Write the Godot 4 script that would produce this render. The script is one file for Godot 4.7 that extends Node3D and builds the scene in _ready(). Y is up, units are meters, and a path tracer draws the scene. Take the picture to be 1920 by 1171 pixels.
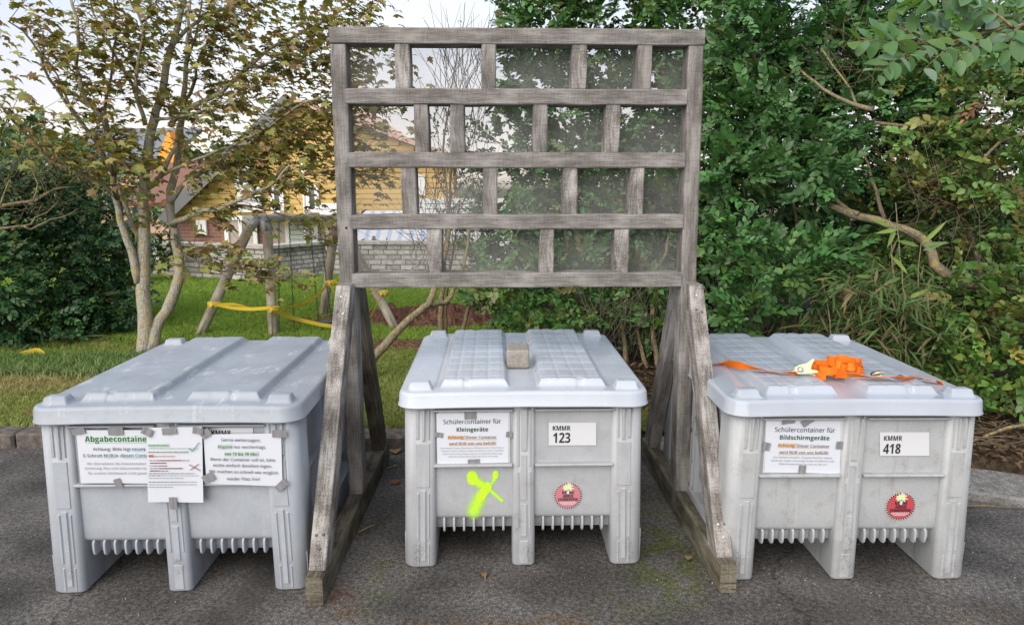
extends Node3D
# A row of three plastic pallet containers, a weathered oak screen, a lawn with a taped-off swing, hedges and houses behind.

const EYE := Vector3(0.0, 1.62, 0.0)
const FOCAL := 1340.0            # in pixels of a 1920 x 1171 picture
const PITCH := 0.17505           # radians the lens looks down
var rng := RandomNumberGenerator.new()
var used := {}

# ------------------------------------------------------------------ sighting helpers (surveying the place)
func sight(px: float, py: float) -> Vector3:
	var a := (px - 960.0) / FOCAL
	var b := (585.5 - py) / FOCAL
	var s := sin(PITCH)
	var c := cos(PITCH)
	return Vector3(a, b * c - s, -(c + b * s))

func at(px: float, py: float, d: float) -> Vector3:
	return EYE + sight(px, py) * d

func on(px: float, py: float, y := 0.0) -> Vector3:
	var r := sight(px, py)
	return EYE + r * ((y - EYE.y) / r.y)

func atz(px: float, py: float, z: float) -> Vector3:
	var r := sight(px, py)
	return EYE + r * (z / r.z)

func on_face(n: Node3D, px: float, py: float, zl := 0.0) -> Vector3:
	# where that line of sight meets the plane z = zl of the node's own axes
	var inv := n.transform.affine_inverse()
	var o := inv * EYE
	var r := inv.basis * sight(px, py)
	return o + r * ((zl - o.z) / r.z)

# ------------------------------------------------------------------ naming helpers
func numbered(called: String) -> String:
	var k: int = used.get(called, 0)
	used[called] = k + 1
	return called if k == 0 else "%s_%03d" % [called, k]

func tag(o: Node, label: String, category: String, group := "", kind := "") -> Node:
	if label: o.set_meta("label", label)
	if category: o.set_meta("category", category)
	if group: o.set_meta("group", group)
	if kind: o.set_meta("kind", kind)
	return o

func thing(called: String, label: String, category: String, where := Vector3.ZERO, turn := 0.0, group := "") -> Node3D:
	var o := Node3D.new()
	o.name = numbered(called)
	add_child(o)
	o.position = where
	o.rotation.y = turn
	tag(o, label, category, group)
	return o

func put(called: String, mesh: Mesh, mat: Material, parent: Node3D, xf := Transform3D.IDENTITY) -> MeshInstance3D:
	var o := MeshInstance3D.new()
	o.name = numbered(called) if parent == self else called
	o.mesh = mesh
	if mat: o.material_override = mat
	o.transform = xf
	parent.add_child(o, true)
	return o

func many(called: String, mesh: Mesh, mat: Material, parent: Node3D, xfs: Array, cols: Array) -> MultiMeshInstance3D:
	var mm := MultiMesh.new()
	mm.transform_format = MultiMesh.TRANSFORM_3D
	mm.use_colors = cols.size() > 0
	mm.mesh = mesh
	mm.instance_count = xfs.size()
	for i in xfs.size():
		mm.set_instance_transform(i, xfs[i])
		if cols.size() > 0: mm.set_instance_color(i, cols[i])
	var o := MultiMeshInstance3D.new()
	o.name = numbered(called) if parent == self else called
	o.multimesh = mm
	o.material_override = mat
	o.set_meta("kind", "stuff")
	parent.add_child(o, true)
	return o

# ------------------------------------------------------------------ shape helpers
func begin(smooth := false) -> SurfaceTool:
	var st := SurfaceTool.new()
	st.begin(Mesh.PRIMITIVE_TRIANGLES)
	st.set_smooth_group(0 if smooth else 0xFFFFFFFF)
	return st

func done(st: SurfaceTool) -> ArrayMesh:
	st.generate_normals()
	return st.commit()

func vtx(st: SurfaceTool, p: Vector3, uv := Vector2.ZERO) -> void:
	st.set_uv(uv)
	st.add_vertex(p)

func quad(st: SurfaceTool, a: Vector3, b: Vector3, c: Vector3, d: Vector3) -> void:   # clockwise from outside
	for p in [a, b, c, a, c, d]: vtx(st, p, Vector2(p.x, -p.y))

func quad_uv(st: SurfaceTool, p: Array, uv: Array) -> void:
	for k in [0, 1, 2, 0, 2, 3]: vtx(st, p[k], uv[k])

func loft(st: SurfaceTool, rings: Array, caps := true, vs := 0.28, u0 := 0.0, by_side := false) -> void:
	# rings of equal count, each counter-clockwise about the direction of travel; u runs along, v around, in metres
	var along := u0
	for i in rings.size() - 1:
		var r: PackedVector3Array = rings[i]
		var q: PackedVector3Array = rings[i + 1]
		var n := r.size()
		var cr := Vector3.ZERO
		var cq := Vector3.ZERO
		for p in r: cr += p
		for p in q: cq += p
		var nxt := along + (cq - cr).length() / n
		var v := 0.0
		var w := 0.0
		for j in n:
			var k := (j + 1) % n
			var v2 := v + r[j].distance_to(r[k]) / vs
			if by_side: st.set_smooth_group(j + 1)
			var w2 := w + q[j].distance_to(q[k]) / vs
			quad_uv(st, [r[j], q[j], q[k], r[k]], [Vector2(along, v), Vector2(nxt, w), Vector2(nxt, w2), Vector2(along, v2)])
			v = v2
			w = w2
		along = nxt
	if caps:
		for e in 2:
			var r: PackedVector3Array = rings[0] if e == 0 else rings[-1]
			for j in range(1, r.size() - 1):
				var t := [r[0], r[j], r[j + 1]] if e == 0 else [r[0], r[j + 1], r[j]]
				for p in t: vtx(st, p, Vector2(p.x + p.z, p.y) * 0.6 + Vector2(u0, 0))

func box(st: SurfaceTool, c: Vector3, s: Vector3, bev := 0.0, bas := Basis.IDENTITY) -> void:
	# a box of full size s about c, its long edges bevelled
	var h := s * 0.5
	var b: float = min(bev, min(h.x, min(h.y, h.z)) * 0.9)
	if b <= 0.0:
		var r0 := PackedVector3Array([Vector3(h.x, -h.y, h.z), Vector3(h.x, -h.y, -h.z), Vector3(-h.x, -h.y, -h.z), Vector3(-h.x, -h.y, h.z)])
		var r1 := PackedVector3Array()
		for i in 4: r1.append(r0[i] + Vector3(0, s.y, 0))
		for r in [r0, r1]:
			for i in 4: r[i] = c + bas * r[i]
		loft(st, [r0, r1])
		return
	var rings := []
	for e in [[-h.y, b], [-h.y + b, 0.0], [h.y - b, 0.0], [h.y, b]]:
		var y: float = e[0]
		var x: float = h.x - e[1]
		var z: float = h.z - e[1]
		var k: float = b if e[1] == 0.0 else b * 0.6
		var r := PackedVector3Array([Vector3(x, y, z - k), Vector3(x, y, -z + k), Vector3(x - k, y, -z), Vector3(-x + k, y, -z), Vector3(-x, y, -z + k), Vector3(-x, y, z - k), Vector3(-x + k, y, z), Vector3(x - k, y, z)])
		for i in 8: r[i] = c + bas * r[i]
		rings.append(r)
	loft(st, rings)

func box_mesh(s: Vector3, bev := 0.0) -> ArrayMesh:
	var st := begin()
	box(st, Vector3.ZERO, s, bev)
	return done(st)

func tube(st: SurfaceTool, path: Array, radii: Array, sides := 7, rough := 0.0, vs := 0.3) -> void:
	var rings := []
	var n := path.size()
	var up := Vector3(0.13, 0.2, 1).normalized()
	for i in n:
		var d: Vector3 = (path[min(i + 1, n - 1)] - path[max(i - 1, 0)]).normalized()
		var a := up - d * up.dot(d)
		if a.length() < 0.05: a = Vector3(1, 0, 0) - d * d.x
		a = a.normalized()
		var b := d.cross(a)
		up = a
		var r := PackedVector3Array()
		for j in sides:
			var t := TAU * j / sides
			var rr: float = radii[i] * (1.0 + (rng.randf() - 0.5) * rough)
			r.append(path[i] + (a * cos(t) + b * sin(t)) * rr)
		rings.append(r)
	loft(st, rings, true, vs)

func curve(pts: Array, step: float) -> Array:
	var c := Curve3D.new()
	var n := pts.size()
	for i in n:
		var t: Vector3 = (pts[min(i + 1, n - 1)] - pts[max(i - 1, 0)]) / 6.0
		c.add_point(pts[i], -t, t)
	var out := []
	var l := c.get_baked_length()
	var k := int(max(2, ceil(l / step)))
	for i in k + 1: out.append(c.sample_baked(l * i / k, true))
	return out

func ribbon(st: SurfaceTool, path: Array, across: Array, w: float, th := 0.0016) -> void:
	var rings := []
	var n := path.size()
	for i in n:
		var d: Vector3 = (path[min(i + 1, n - 1)] - path[max(i - 1, 0)]).normalized()
		var a: Vector3 = across[min(i, across.size() - 1)]
		a = (a - d * a.dot(d)).normalized()
		var b := d.cross(a)
		rings.append(PackedVector3Array([path[i] + a * w * 0.5 - b * th * 0.5, path[i] + a * w * 0.5 + b * th * 0.5, path[i] - a * w * 0.5 + b * th * 0.5, path[i] - a * w * 0.5 - b * th * 0.5]))
	loft(st, rings, true, 0.28, 0.0, true)

# ------------------------------------------------------------------ textures
func noise(w: int, h: int, freq: float, s: int, oct := 3, typ := FastNoiseLite.TYPE_SIMPLEX_SMOOTH) -> PackedByteArray:
	var f := FastNoiseLite.new()
	f.seed = s
	f.noise_type = typ
	f.frequency = freq
	f.fractal_octaves = oct
	return f.get_seamless_image(w, h).get_data()

func stretched(w: int, h: int, w0: int, h0: int, freq: float, s: int, oct := 3) -> PackedByteArray:
	var f := FastNoiseLite.new()
	f.seed = s
	f.frequency = freq
	f.fractal_octaves = oct
	var im := f.get_seamless_image(w0, h0)
	var four := Image.create(w0 * 2, h0 * 2, false, im.get_format())   # tiled before it is stretched, so that its edges still meet
	for k in 4: four.blit_rect(im, Rect2i(0, 0, w0, h0), Vector2i(k % 2 * w0, k / 2 * h0))
	four.resize(w * 2, h * 2, Image.INTERPOLATE_CUBIC)
	return four.get_region(Rect2i(w / 2, h / 2, w, h)).get_data()

func srgb8(v: float) -> int:
	v = clampf(v, 0.0, 1.0)
	var s := 12.92 * v if v < 0.0031308 else 1.055 * pow(v, 1.0 / 2.4) - 0.055
	return int(s * 255.0 + 0.5)

func to_texture(w: int, h: int, rgb: PackedByteArray, format := Image.FORMAT_RGB8) -> ImageTexture:
	return ImageTexture.create_from_image(Image.create_from_data(w, h, false, format, rgb))

func lin(r: float, g: float, b: float) -> Color:
	return Color(r, g, b).linear_to_srgb()

func solid(c: Color, rough := 0.6, metal := 0.0) -> StandardMaterial3D:
	var m := StandardMaterial3D.new()
	m.albedo_color = c
	m.roughness = rough
	m.metallic = metal
	return m

func triplanar(m: StandardMaterial3D, per_metre: float, world := false) -> void:
	m.uv1_triplanar = true
	m.uv1_world_triplanar = world
	m.uv1_scale = Vector3.ONE * per_metre

func ramp_tex(size: int, stops: Array, a: PackedByteArray, b := PackedByteArray(), bw := 0.0, speck := PackedByteArray(), lo := -1, hi := 999, speck_lo := Vector3.ZERO, speck_hi := Vector3.ONE) -> ImageTexture:
	# stops: [value 0..255, linear colour as Vector3]; a (+ b * bw) chooses the colour; speck outside lo..hi paints grains
	var lut := []
	for v in 256:
		var c: Vector3 = stops[0][1]
		for k in stops.size() - 1:
			if v >= stops[k][0]:
				c = (stops[k][1] as Vector3).lerp(stops[k + 1][1], clampf(float(v - stops[k][0]) / (stops[k + 1][0] - stops[k][0]), 0, 1))
		lut.append([srgb8(c.x), srgb8(c.y), srgb8(c.z)])
	var sl := [srgb8(speck_lo.x), srgb8(speck_lo.y), srgb8(speck_lo.z)]
	var sh := [srgb8(speck_hi.x), srgb8(speck_hi.y), srgb8(speck_hi.z)]
	var out := PackedByteArray()
	var n := size * size
	out.resize(n * 3)
	var has_b := b.size() > 0
	var has_s := speck.size() > 0
	for i in n:
		var v := int(a[i])
		if has_b: v = clampi(int(v + (b[i] - 128) * bw), 0, 255)
		var c: Array = lut[v]
		if has_s:
			if speck[i] < lo: c = sl
			elif speck[i] > hi: c = sh
		out[i * 3] = c[0]
		out[i * 3 + 1] = c[1]
		out[i * 3 + 2] = c[2]
	return to_texture(size, size, out)

func grey_tex(size: int, a: PackedByteArray) -> ImageTexture:
	return to_texture(size, size, a, Image.FORMAT_L8)

# ------------------------------------------------------------------ lettering
var fonts := {}
func font(bold: bool) -> Font:
	if not fonts.has(bold):
		var f := SystemFont.new()
		f.font_names = PackedStringArray(["Droid Sans"])
		f.font_weight = 700 if bold else 400
		fonts[bold] = f
	return fonts[bold]

func letters(st: SurfaceTool, s: String, bold: bool, x0: float, x1: float, y: float, z: float, turn := 0.0, tall := 1.0) -> void:
	# a line of text from x0 to x1, its middle at height y
	var t := TextMesh.new()
	t.text = s
	t.font = font(bold)
	t.font_size = 64
	t.pixel_size = 0.01
	t.depth = 0.0
	t.curve_step = 3.0
	var bb := t.get_aabb()
	if bb.size.x <= 0.0: return
	var k := (x1 - x0) / bb.size.x
	var c := bb.get_center()
	var bas := Basis(Vector3(0, 0, 1), turn) * Basis.from_scale(Vector3(k, k * tall, 1))
	st.append_from(t, 0, Transform3D(bas, Vector3((x0 + x1) * 0.5, y, z) - bas * Vector3(c.x, c.y, 0)))

func flat_rect(st: SurfaceTool, x0: float, x1: float, y0: float, y1: float, z: float, bas := Basis.IDENTITY) -> void:
	var c := Vector3((x0 + x1) * 0.5, (y0 + y1) * 0.5, 0)
	var p := []
	for q in [Vector3(x0, y1, 0), Vector3(x1, y1, 0), Vector3(x1, y0, 0), Vector3(x0, y0, 0)]: p.append(c + bas * (q - c) + Vector3(0, 0, z))
	quad(st, p[0], p[1], p[2], p[3])

func stroke(st: SurfaceTool, a: Vector2, b: Vector2, w: float, z: float) -> void:
	var n := (b - a).orthogonal().normalized() * w * 0.5
	quad(st, Vector3(a.x - n.x, a.y - n.y, z), Vector3(a.x + n.x, a.y + n.y, z), Vector3(b.x + n.x, b.y + n.y, z), Vector3(b.x - n.x, b.y - n.y, z))
	quad(st, Vector3(a.x + n.x, a.y + n.y, z), Vector3(a.x - n.x, a.y - n.y, z), Vector3(b.x - n.x, b.y - n.y, z), Vector3(b.x + n.x, b.y + n.y, z))

var M := {}
func v3(r: float, g: float, b: float) -> Vector3:
	return Vector3(r, g, b)

func wood_texture(s: int, dark: Vector3, mid: Vector3, pale: Vector3, gritty := 0.3) -> Array:
	var w := 512
	var streak := stretched(w, w, 14, 512, 0.05, s, 4)
	var fine := stretched(w, w, 30, 512, 0.3, s + 1, 2)
	var blotch := noise(w, w, 0.006, s + 2, 3)
	var saw := stretched(w, w, 512, 24, 0.11, s + 3, 2)
	var grit := stretched(w, w, 200, 512, 0.35, s + 4, 2)
	var cuts := stretched(w, w, 512, 6, 0.45, s + 5, 1)
	var out := PackedByteArray()
	var hgt := PackedByteArray()
	out.resize(w * w * 3)
	hgt.resize(w * w)
	for i in w * w:
		var f := (fine[i] - 128) / 128.0
		var t := 0.5 + (streak[i] - 128) / 650.0 + f * 0.36 + (grit[i] - 128) / 128.0 * gritty + (blotch[i] - 128) / 300.0 + (saw[i] - 128) / 2000.0
		# faint cuts of the saw across the grain
		t -= clampf((cuts[i] - 178) / 40.0, 0, 1) * 0.22
		var crack := 0.0
		if fine[i] < 62: crack = minf(1.0, (62 - fine[i]) / 24.0)
		for q in [[96.0, 150.0, 15.0, 7.0], [350.0, 360.0, 20.0, 9.0], [410.0, 60.0, 9.0, 4.5]]:
			# knots
			var e := Vector2((i % w - q[0]) / q[2], (i / w - q[1]) / q[3]).length()
			if e < 3.0: t += (0.10 * sin(e * 9.0) - 0.42 * exp(-e * e * 1.4)) * clampf(3.0 - e, 0, 1)
		var c := mid.lerp(pale, clampf((t - 0.5) * 2.2, 0, 1)) if t > 0.5 else mid.lerp(dark, clampf((0.5 - t) * 2.2, 0, 1))
		c = c.lerp(dark * 0.45, crack * 0.75)
		out[i * 3] = srgb8(c.x)
		out[i * 3 + 1] = srgb8(c.y)
		out[i * 3 + 2] = srgb8(c.z)
		hgt[i] = clampi(int(150 + f * 60 + (grit[i] - 128) * 0.5 + (saw[i] - 128) * 0.05 - crack * 90), 0, 255)
	return [to_texture(w, w, out), grey_tex(w, hgt)]

func wood(s: int, dark: Vector3, mid: Vector3, pale: Vector3, gritty := 0.3) -> StandardMaterial3D:
	var t := wood_texture(s, dark, mid, pale, gritty)
	var m := StandardMaterial3D.new()
	m.albedo_texture = t[0]
	m.roughness = 0.88
	m.metallic_specular = 0.3
	m.heightmap_enabled = true
	m.heightmap_texture = t[1]
	m.heightmap_scale = 0.16
	m.uv1_scale = Vector3(1.25, 1.0, 1.0)
	return m

func plastic(tint: Vector3, rough: float, dirt: float, s: int) -> StandardMaterial3D:
	# moulded polyethylene, a little mottled, with scuffs and grime
	var w := 512
	var big := noise(w, w, 0.008, s, 4)
	var fine := noise(w, w, 0.12, s + 1, 2)
	var scuff := stretched(w, w, 512, 60, 0.03, s + 2, 4)
	var grime := noise(w, w, 0.02, s + 3, 5)
	var run := stretched(w, w, 220, 8, 0.5, s + 5, 3)
	var out := PackedByteArray()
	var ro := PackedByteArray()
	out.resize(w * w * 3)
	ro.resize(w * w)
	var brown := Vector3(0.16, 0.135, 0.105)
	for i in w * w:
		var k := 1.0 + (big[i] - 128) / 2000.0 + (fine[i] - 128) / 1800.0
		var c := tint * k
		var g := clampf((grime[i] - 150) / 70.0, 0, 1) * clampf((fine[i] - 70) / 100.0, 0, 1) * dirt
		c = c.lerp(brown, g)
		c = c.lerp(brown * 1.6, clampf((run[i] - 150) / 90.0, 0, 1) * clampf((big[i] - 90) / 80.0, 0, 1) * (0.05 + 0.22 * dirt))
		if scuff[i] > 206: c = c.lerp(tint * 1.13, clampf((scuff[i] - 206) / 14.0, 0, 1) * 0.6)
		elif scuff[i] < 52: c = c.lerp(brown, clampf((52 - scuff[i]) / 14.0, 0, 1) * 0.45 * dirt)
		out[i * 3] = srgb8(c.x)
		out[i * 3 + 1] = srgb8(c.y)
		out[i * 3 + 2] = srgb8(c.z)
		ro[i] = clampi(int(255 * (rough + (big[i] - 128) / 1400.0 + g * 0.3)), 20, 255)
	var m := StandardMaterial3D.new()
	m.albedo_texture = to_texture(w, w, out)
	m.roughness = 1.0
	m.roughness_texture = grey_tex(w, ro)
	triplanar(m, 1.1)
	return m

func lid_plastic(tint: Vector3, rough: float, smear: float, s: int) -> StandardMaterial3D:
	# the lids carry their own map: dried puddles, scratches and pale rubbed patches
	var w := 1024
	var big := noise(w, w, 0.004, s, 4)
	var patch := stretched(w, w, 512, 300, 0.014, s + 1, 5)
	var fine := noise(w, w, 0.2, s + 2, 2)
	var sc := stretched(w, w, 1024, 200, 0.05, s + 3, 3)
	var edge := noise(w, w, 0.018, s + 4, 4)
	var out := PackedByteArray()
	var ro := PackedByteArray()
	out.resize(w * w * 3)
	ro.resize(w * w)
	var pale := Vector3(0.50, 0.52, 0.55)
	var dust := Vector3(0.20, 0.20, 0.195)
	for i in w * w:
		var k := 1.0 + (big[i] - 128) / 2200.0 + (fine[i] - 128) / 2200.0
		var c := tint * k
		var d := clampf((edge[i] - 140) / 90.0, 0, 1) * (0.1 + 0.18 * smear)
		c = c.lerp(dust, d * (0.4 + 0.4 * smear))
		var p := clampf((patch[i] - 178) / 12.0, 0, 1) * clampf((sc[i] - 95) / 60.0, 0, 1) * smear
		c = c.lerp(pale, p * 0.42)
		if sc[i] > 214: c = c.lerp(pale, 0.35 * smear)
		out[i * 3] = srgb8(c.x)
		out[i * 3 + 1] = srgb8(c.y)
		out[i * 3 + 2] = srgb8(c.z)
		ro[i] = clampi(int(255 * (rough + (big[i] - 128) / 900.0 + d * 0.5 + p * 0.25)), 25, 255)
	var m := StandardMaterial3D.new()
	m.albedo_texture = to_texture(w, w, out)
	m.roughness = 1.0
	m.roughness_texture = grey_tex(w, ro)
	return m

func make_materials() -> void:
	# --- asphalt: bitumen with pale and dark grains, worn smoother in places, stained by moss and rust-brown mud
	var n := 1024
	var coarse := noise(n, n, 0.09, 11, 3)
	var fine := noise(n, n, 0.33, 12, 1)
	var stones := noise(n, n, 0.16, 13, 1, FastNoiseLite.TYPE_CELLULAR)
	var rgb := PackedByteArray()
	var hgt := PackedByteArray()
	rgb.resize(n * n * 3)
	hgt.resize(n * n)
	for i in n * n:
		var v := 0.102 + (coarse[i] - 128) / 2000.0 + (fine[i] - 128) / 2300.0
		var warm := 1.0
		if fine[i] > 190 and stones[i] < 120: v += 0.075 + (coarse[i] - 128) / 900.0
		elif fine[i] < 58: v *= 0.62
		if stones[i] < 70: warm = 1.07
		rgb[i * 3] = srgb8(v * 1.04 * warm)
		rgb[i * 3 + 1] = srgb8(v)
		rgb[i * 3 + 2] = srgb8(v * 0.965)
		hgt[i] = clampi(int(128 + (coarse[i] - 128) * 0.5 + (fine[i] - 128) * 0.5), 0, 255)
	var a := StandardMaterial3D.new()
	a.albedo_texture = to_texture(n, n, rgb)
	a.roughness = 0.82
	a.metallic_specular = 0.4
	a.heightmap_enabled = true
	a.heightmap_texture = grey_tex(n, hgt)
	a.heightmap_scale = 0.22
	# stains: painted once over the yard (6 m wide from x -4, z -6)
	var sw := 1024
	var blot := noise(sw, sw, 0.012, 21, 5)
	var moss := noise(sw, sw, 0.05, 22, 4)
	rgb = PackedByteArray()
	rgb.resize(sw * sw * 3)
	for y in sw:
		for x in sw:
			var i := y * sw + x
			var px := -4.0 + 8.0 * x / sw
			var pz := -6.0 + 8.0 * y / sw
			var k := 0.86 + (blot[i] - 128) / 420.0
			var c := Vector3(k, k, k)
			for q in [[0.66, -2.86, 0.20, 0.34, 0.42], [0.74, -3.3, 0.12, 0.5, 0.35], [-0.55, -2.75, 0.1, 0.3, 0.2], [0.5, -2.55, 0.3, 0.12, 0.15]]:
				var e := pow((px - q[0]) / q[2], 2) + pow((pz - q[1]) / q[3], 2)
				var g: float = clampf((1.25 - e) * 0.9, 0, 1) * clampf((moss[i] - 84) / 70.0, 0, 1) * q[4]
				c = c.lerp(Vector3(0.72, 0.86, 0.30), g)
			for q in [[-0.68, -2.45, 0.09, 0.45, 0.5], [0.15, -2.42, 0.3, 0.1, 0.5], [-0.2, -2.38, 0.4, 0.12, 0.35], [2.0, -2.4, 0.6, 0.2, 0.25]]:
				var e := pow((px - q[0]) / q[2], 2) + pow((pz - q[1]) / q[3], 2)
				var g: float = clampf((1.2 - e), 0, 1) * clampf((moss[i] - 60) / 100.0, 0, 1) * q[4]
				c = c.lerp(Vector3(1.0, 0.78, 0.6), g)
			for q in [[1.1, -2.55, 0.22, -0.95, 0.05], [-1.6, -2.35, -0.35, -0.9, 0.07], [1.9, -3.1, 0.75, 0.6, 0.04]]:
				# a fine crack that wanders
				var al: float = (px - q[0]) * q[2] + (pz - q[1]) * q[3]
				var off: float = (px - q[0]) * -q[3] + (pz - q[1]) * q[2] + q[4] * sin(al * 9.0) + (moss[i] - 128) / 3000.0
				if absf(off) < 0.0055 and absf(al) < 0.7: c *= 0.72
			rgb[i * 3] = int(255 * clampf(c.x, 0, 1))
			rgb[i * 3 + 1] = int(255 * clampf(c.y, 0, 1))
			rgb[i * 3 + 2] = int(255 * clampf(c.z, 0, 1))
	a.detail_enabled = true
	a.detail_blend_mode = BaseMaterial3D.BLEND_MODE_MUL
	a.detail_albedo = to_texture(sw, sw, rgb)
	a.detail_uv_layer = BaseMaterial3D.DETAIL_UV_2
	M.asphalt = a
	# --- turf
	var t1 := noise(512, 512, 0.014, 31, 4)
	var t2 := noise(512, 512, 0.16, 32, 3)
	var t := StandardMaterial3D.new()
	t.albedo_texture = ramp_tex(512, [[0, v3(0.07, 0.085, 0.022)], [90, v3(0.105, 0.15, 0.032)], [150, v3(0.14, 0.21, 0.042)], [210, v3(0.18, 0.25, 0.06)], [255, v3(0.24, 0.235, 0.09)]], t2, t1, 0.7)
	t.roughness = 0.95
	t.metallic_specular = 0.15
	t.heightmap_enabled = true
	t.heightmap_texture = grey_tex(512, t2)
	t.heightmap_scale = 2.0
	t.uv1_scale = Vector3(0.5, 0.5, 1)
	M.turf = t
	var f := StandardMaterial3D.new()
	f.albedo_texture = ramp_tex(512, [[0, v3(0.06, 0.075, 0.022)], [128, v3(0.09, 0.115, 0.034)], [255, v3(0.14, 0.15, 0.055)]], t1)
	f.roughness = 0.95
	f.uv1_scale = Vector3(0.1, 0.1, 1)
	M.field = f
	# --- soil, mulch
	var s1 := noise(512, 512, 0.05, 41, 5)
	var s2 := noise(512, 512, 0.3, 42, 2)
	var so := StandardMaterial3D.new()
	so.albedo_texture = ramp_tex(512, [[0, v3(0.02, 0.015, 0.01)], [110, v3(0.042, 0.032, 0.021)], [170, v3(0.07, 0.055, 0.034)], [255, v3(0.12, 0.09, 0.058)]], s1, s2, 0.5)
	so.roughness = 0.95
	so.metallic_specular = 0.2
	so.heightmap_enabled = true
	so.heightmap_texture = grey_tex(512, s1)
	so.heightmap_scale = 3.0
	triplanar(so, 0.8, true)
	M.soil = so
	var cl: StandardMaterial3D = so.duplicate()
	cl.albedo_texture = ramp_tex(512, [[0, v3(0.05, 0.025, 0.018)], [110, v3(0.12, 0.062, 0.045)], [170, v3(0.21, 0.11, 0.075)], [255, v3(0.33, 0.2, 0.13)]], s1, s2, 0.5)
	M.clay = cl
	# --- wood
	M.oak = [wood(101, v3(0.10, 0.093, 0.087), v3(0.215, 0.202, 0.193), v3(0.325, 0.312, 0.302)), wood(131, v3(0.088, 0.08, 0.074), v3(0.19, 0.177, 0.168), v3(0.305, 0.29, 0.28))]
	M.oak_rough = wood(151, v3(0.075, 0.068, 0.062), v3(0.215, 0.2, 0.188), v3(0.43, 0.42, 0.41), 0.5)
	M.oak_dark = wood(171, v3(0.035, 0.03, 0.024), v3(0.10, 0.088, 0.068), v3(0.19, 0.175, 0.14))  # darkest of the oaks, for the left base beam and back brace
	M.oak_mossy = wood(191, v3(0.055, 0.049, 0.036), v3(0.135, 0.122, 0.092), v3(0.225, 0.208, 0.165))
	M.pole = wood(211, v3(0.25, 0.21, 0.17), v3(0.43, 0.385, 0.325), v3(0.54, 0.5, 0.44))
	# --- plastics
	M.bin_left = plastic(v3(0.325, 0.355, 0.402), 0.5, 0.2, 301)
	M.bin_mid = plastic(v3(0.345, 0.36, 0.388), 0.5, 0.25, 311)
	M.bin_right = plastic(v3(0.355, 0.372, 0.392), 0.5, 0.42, 321)
	M.lid_left = lid_plastic(v3(0.278, 0.311, 0.362), 0.44, 1.0, 331)
	M.lid_mid = lid_plastic(v3(0.415, 0.46, 0.532), 0.26, 0.12, 341)
	M.lid_right = lid_plastic(v3(0.35, 0.391, 0.46), 0.16, 0.06, 351)
	# --- stone
	var k1 := noise(512, 512, 0.25, 51, 2)
	var k2 := noise(512, 512, 0.02, 52, 4)
	var ke := StandardMaterial3D.new()
	ke.albedo_texture = ramp_tex(512, [[0, v3(0.04, 0.035, 0.031)], [120, v3(0.085, 0.074, 0.066)], [180, v3(0.125, 0.11, 0.098)], [255, v3(0.19, 0.175, 0.16)]], k2, k1, 0.6)
	ke.roughness = 0.9
	ke.heightmap_enabled = true
	ke.heightmap_texture = grey_tex(512, k1)
	ke.heightmap_scale = 0.4
	triplanar(ke, 1.3, true)
	M.kerb = ke
	var k3 := noise(512, 512, 0.07, 53, 1, FastNoiseLite.TYPE_CELLULAR)
	var kp: StandardMaterial3D = ke.duplicate()
	kp.albedo_texture = ramp_tex(512, [[0, v3(0.10, 0.096, 0.092)], [120, v3(0.185, 0.18, 0.175)], [255, v3(0.27, 0.265, 0.26)]], k2, k1, 0.5, k3, 40, 205, v3(0.07, 0.068, 0.066), v3(0.52, 0.51, 0.5))
	M.kerb_pale = kp
	var pv: StandardMaterial3D = ke.duplicate()
	pv.albedo_texture = ramp_tex(512, [[0, v3(0.20, 0.18, 0.155)], [128, v3(0.34, 0.315, 0.28)], [255, v3(0.45, 0.43, 0.4)]], k1, k2, 0.7, k3, 26, 999, v3(0.1, 0.09, 0.08))
	triplanar(pv, 4.0, true)
	M.paver = pv
	for q in [["wall_stone", v3(0.44, 0.42, 0.39)], ["wall_stone_dark", v3(0.31, 0.29, 0.265)], ["wall_stone_pale", v3(0.55, 0.53, 0.5)]]:
		var ws := StandardMaterial3D.new()
		ws.albedo_texture = ramp_tex(256, [[0, q[1] * 0.6], [128, q[1]], [255, q[1] * 1.25]], noise(256, 256, 0.05, 61, 4))
		ws.roughness = 0.95
		triplanar(ws, 1.0, true)
		M[q[0]] = ws
	# --- bark
	var b1 := noise(512, 512, 0.03, 71, 4)
	var b2 := noise(512, 512, 0.012, 72, 4)
	var b3 := stretched(512, 512, 512, 90, 0.06, 73, 3)
	for q in [["bark", v3(0.12, 0.115, 0.10), v3(0.27, 0.265, 0.235), v3(0.42, 0.42, 0.38), v3(0.42, 0.29, 0.045), 150], ["bark_brown", v3(0.05, 0.037, 0.026), v3(0.15, 0.115, 0.075), v3(0.26, 0.21, 0.145), v3(0.26, 0.20, 0.05), 165], ["bark_thin", v3(0.05, 0.042, 0.032), v3(0.115, 0.095, 0.072), v3(0.2, 0.175, 0.14), v3(0.2, 0.17, 0.06), 190], ["bark_lichen", v3(0.08, 0.066, 0.046), v3(0.165, 0.142, 0.098), v3(0.26, 0.23, 0.165), v3(0.33, 0.25, 0.06), 150]]:
		var o := PackedByteArray()
		o.resize(512 * 512 * 3)
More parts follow.
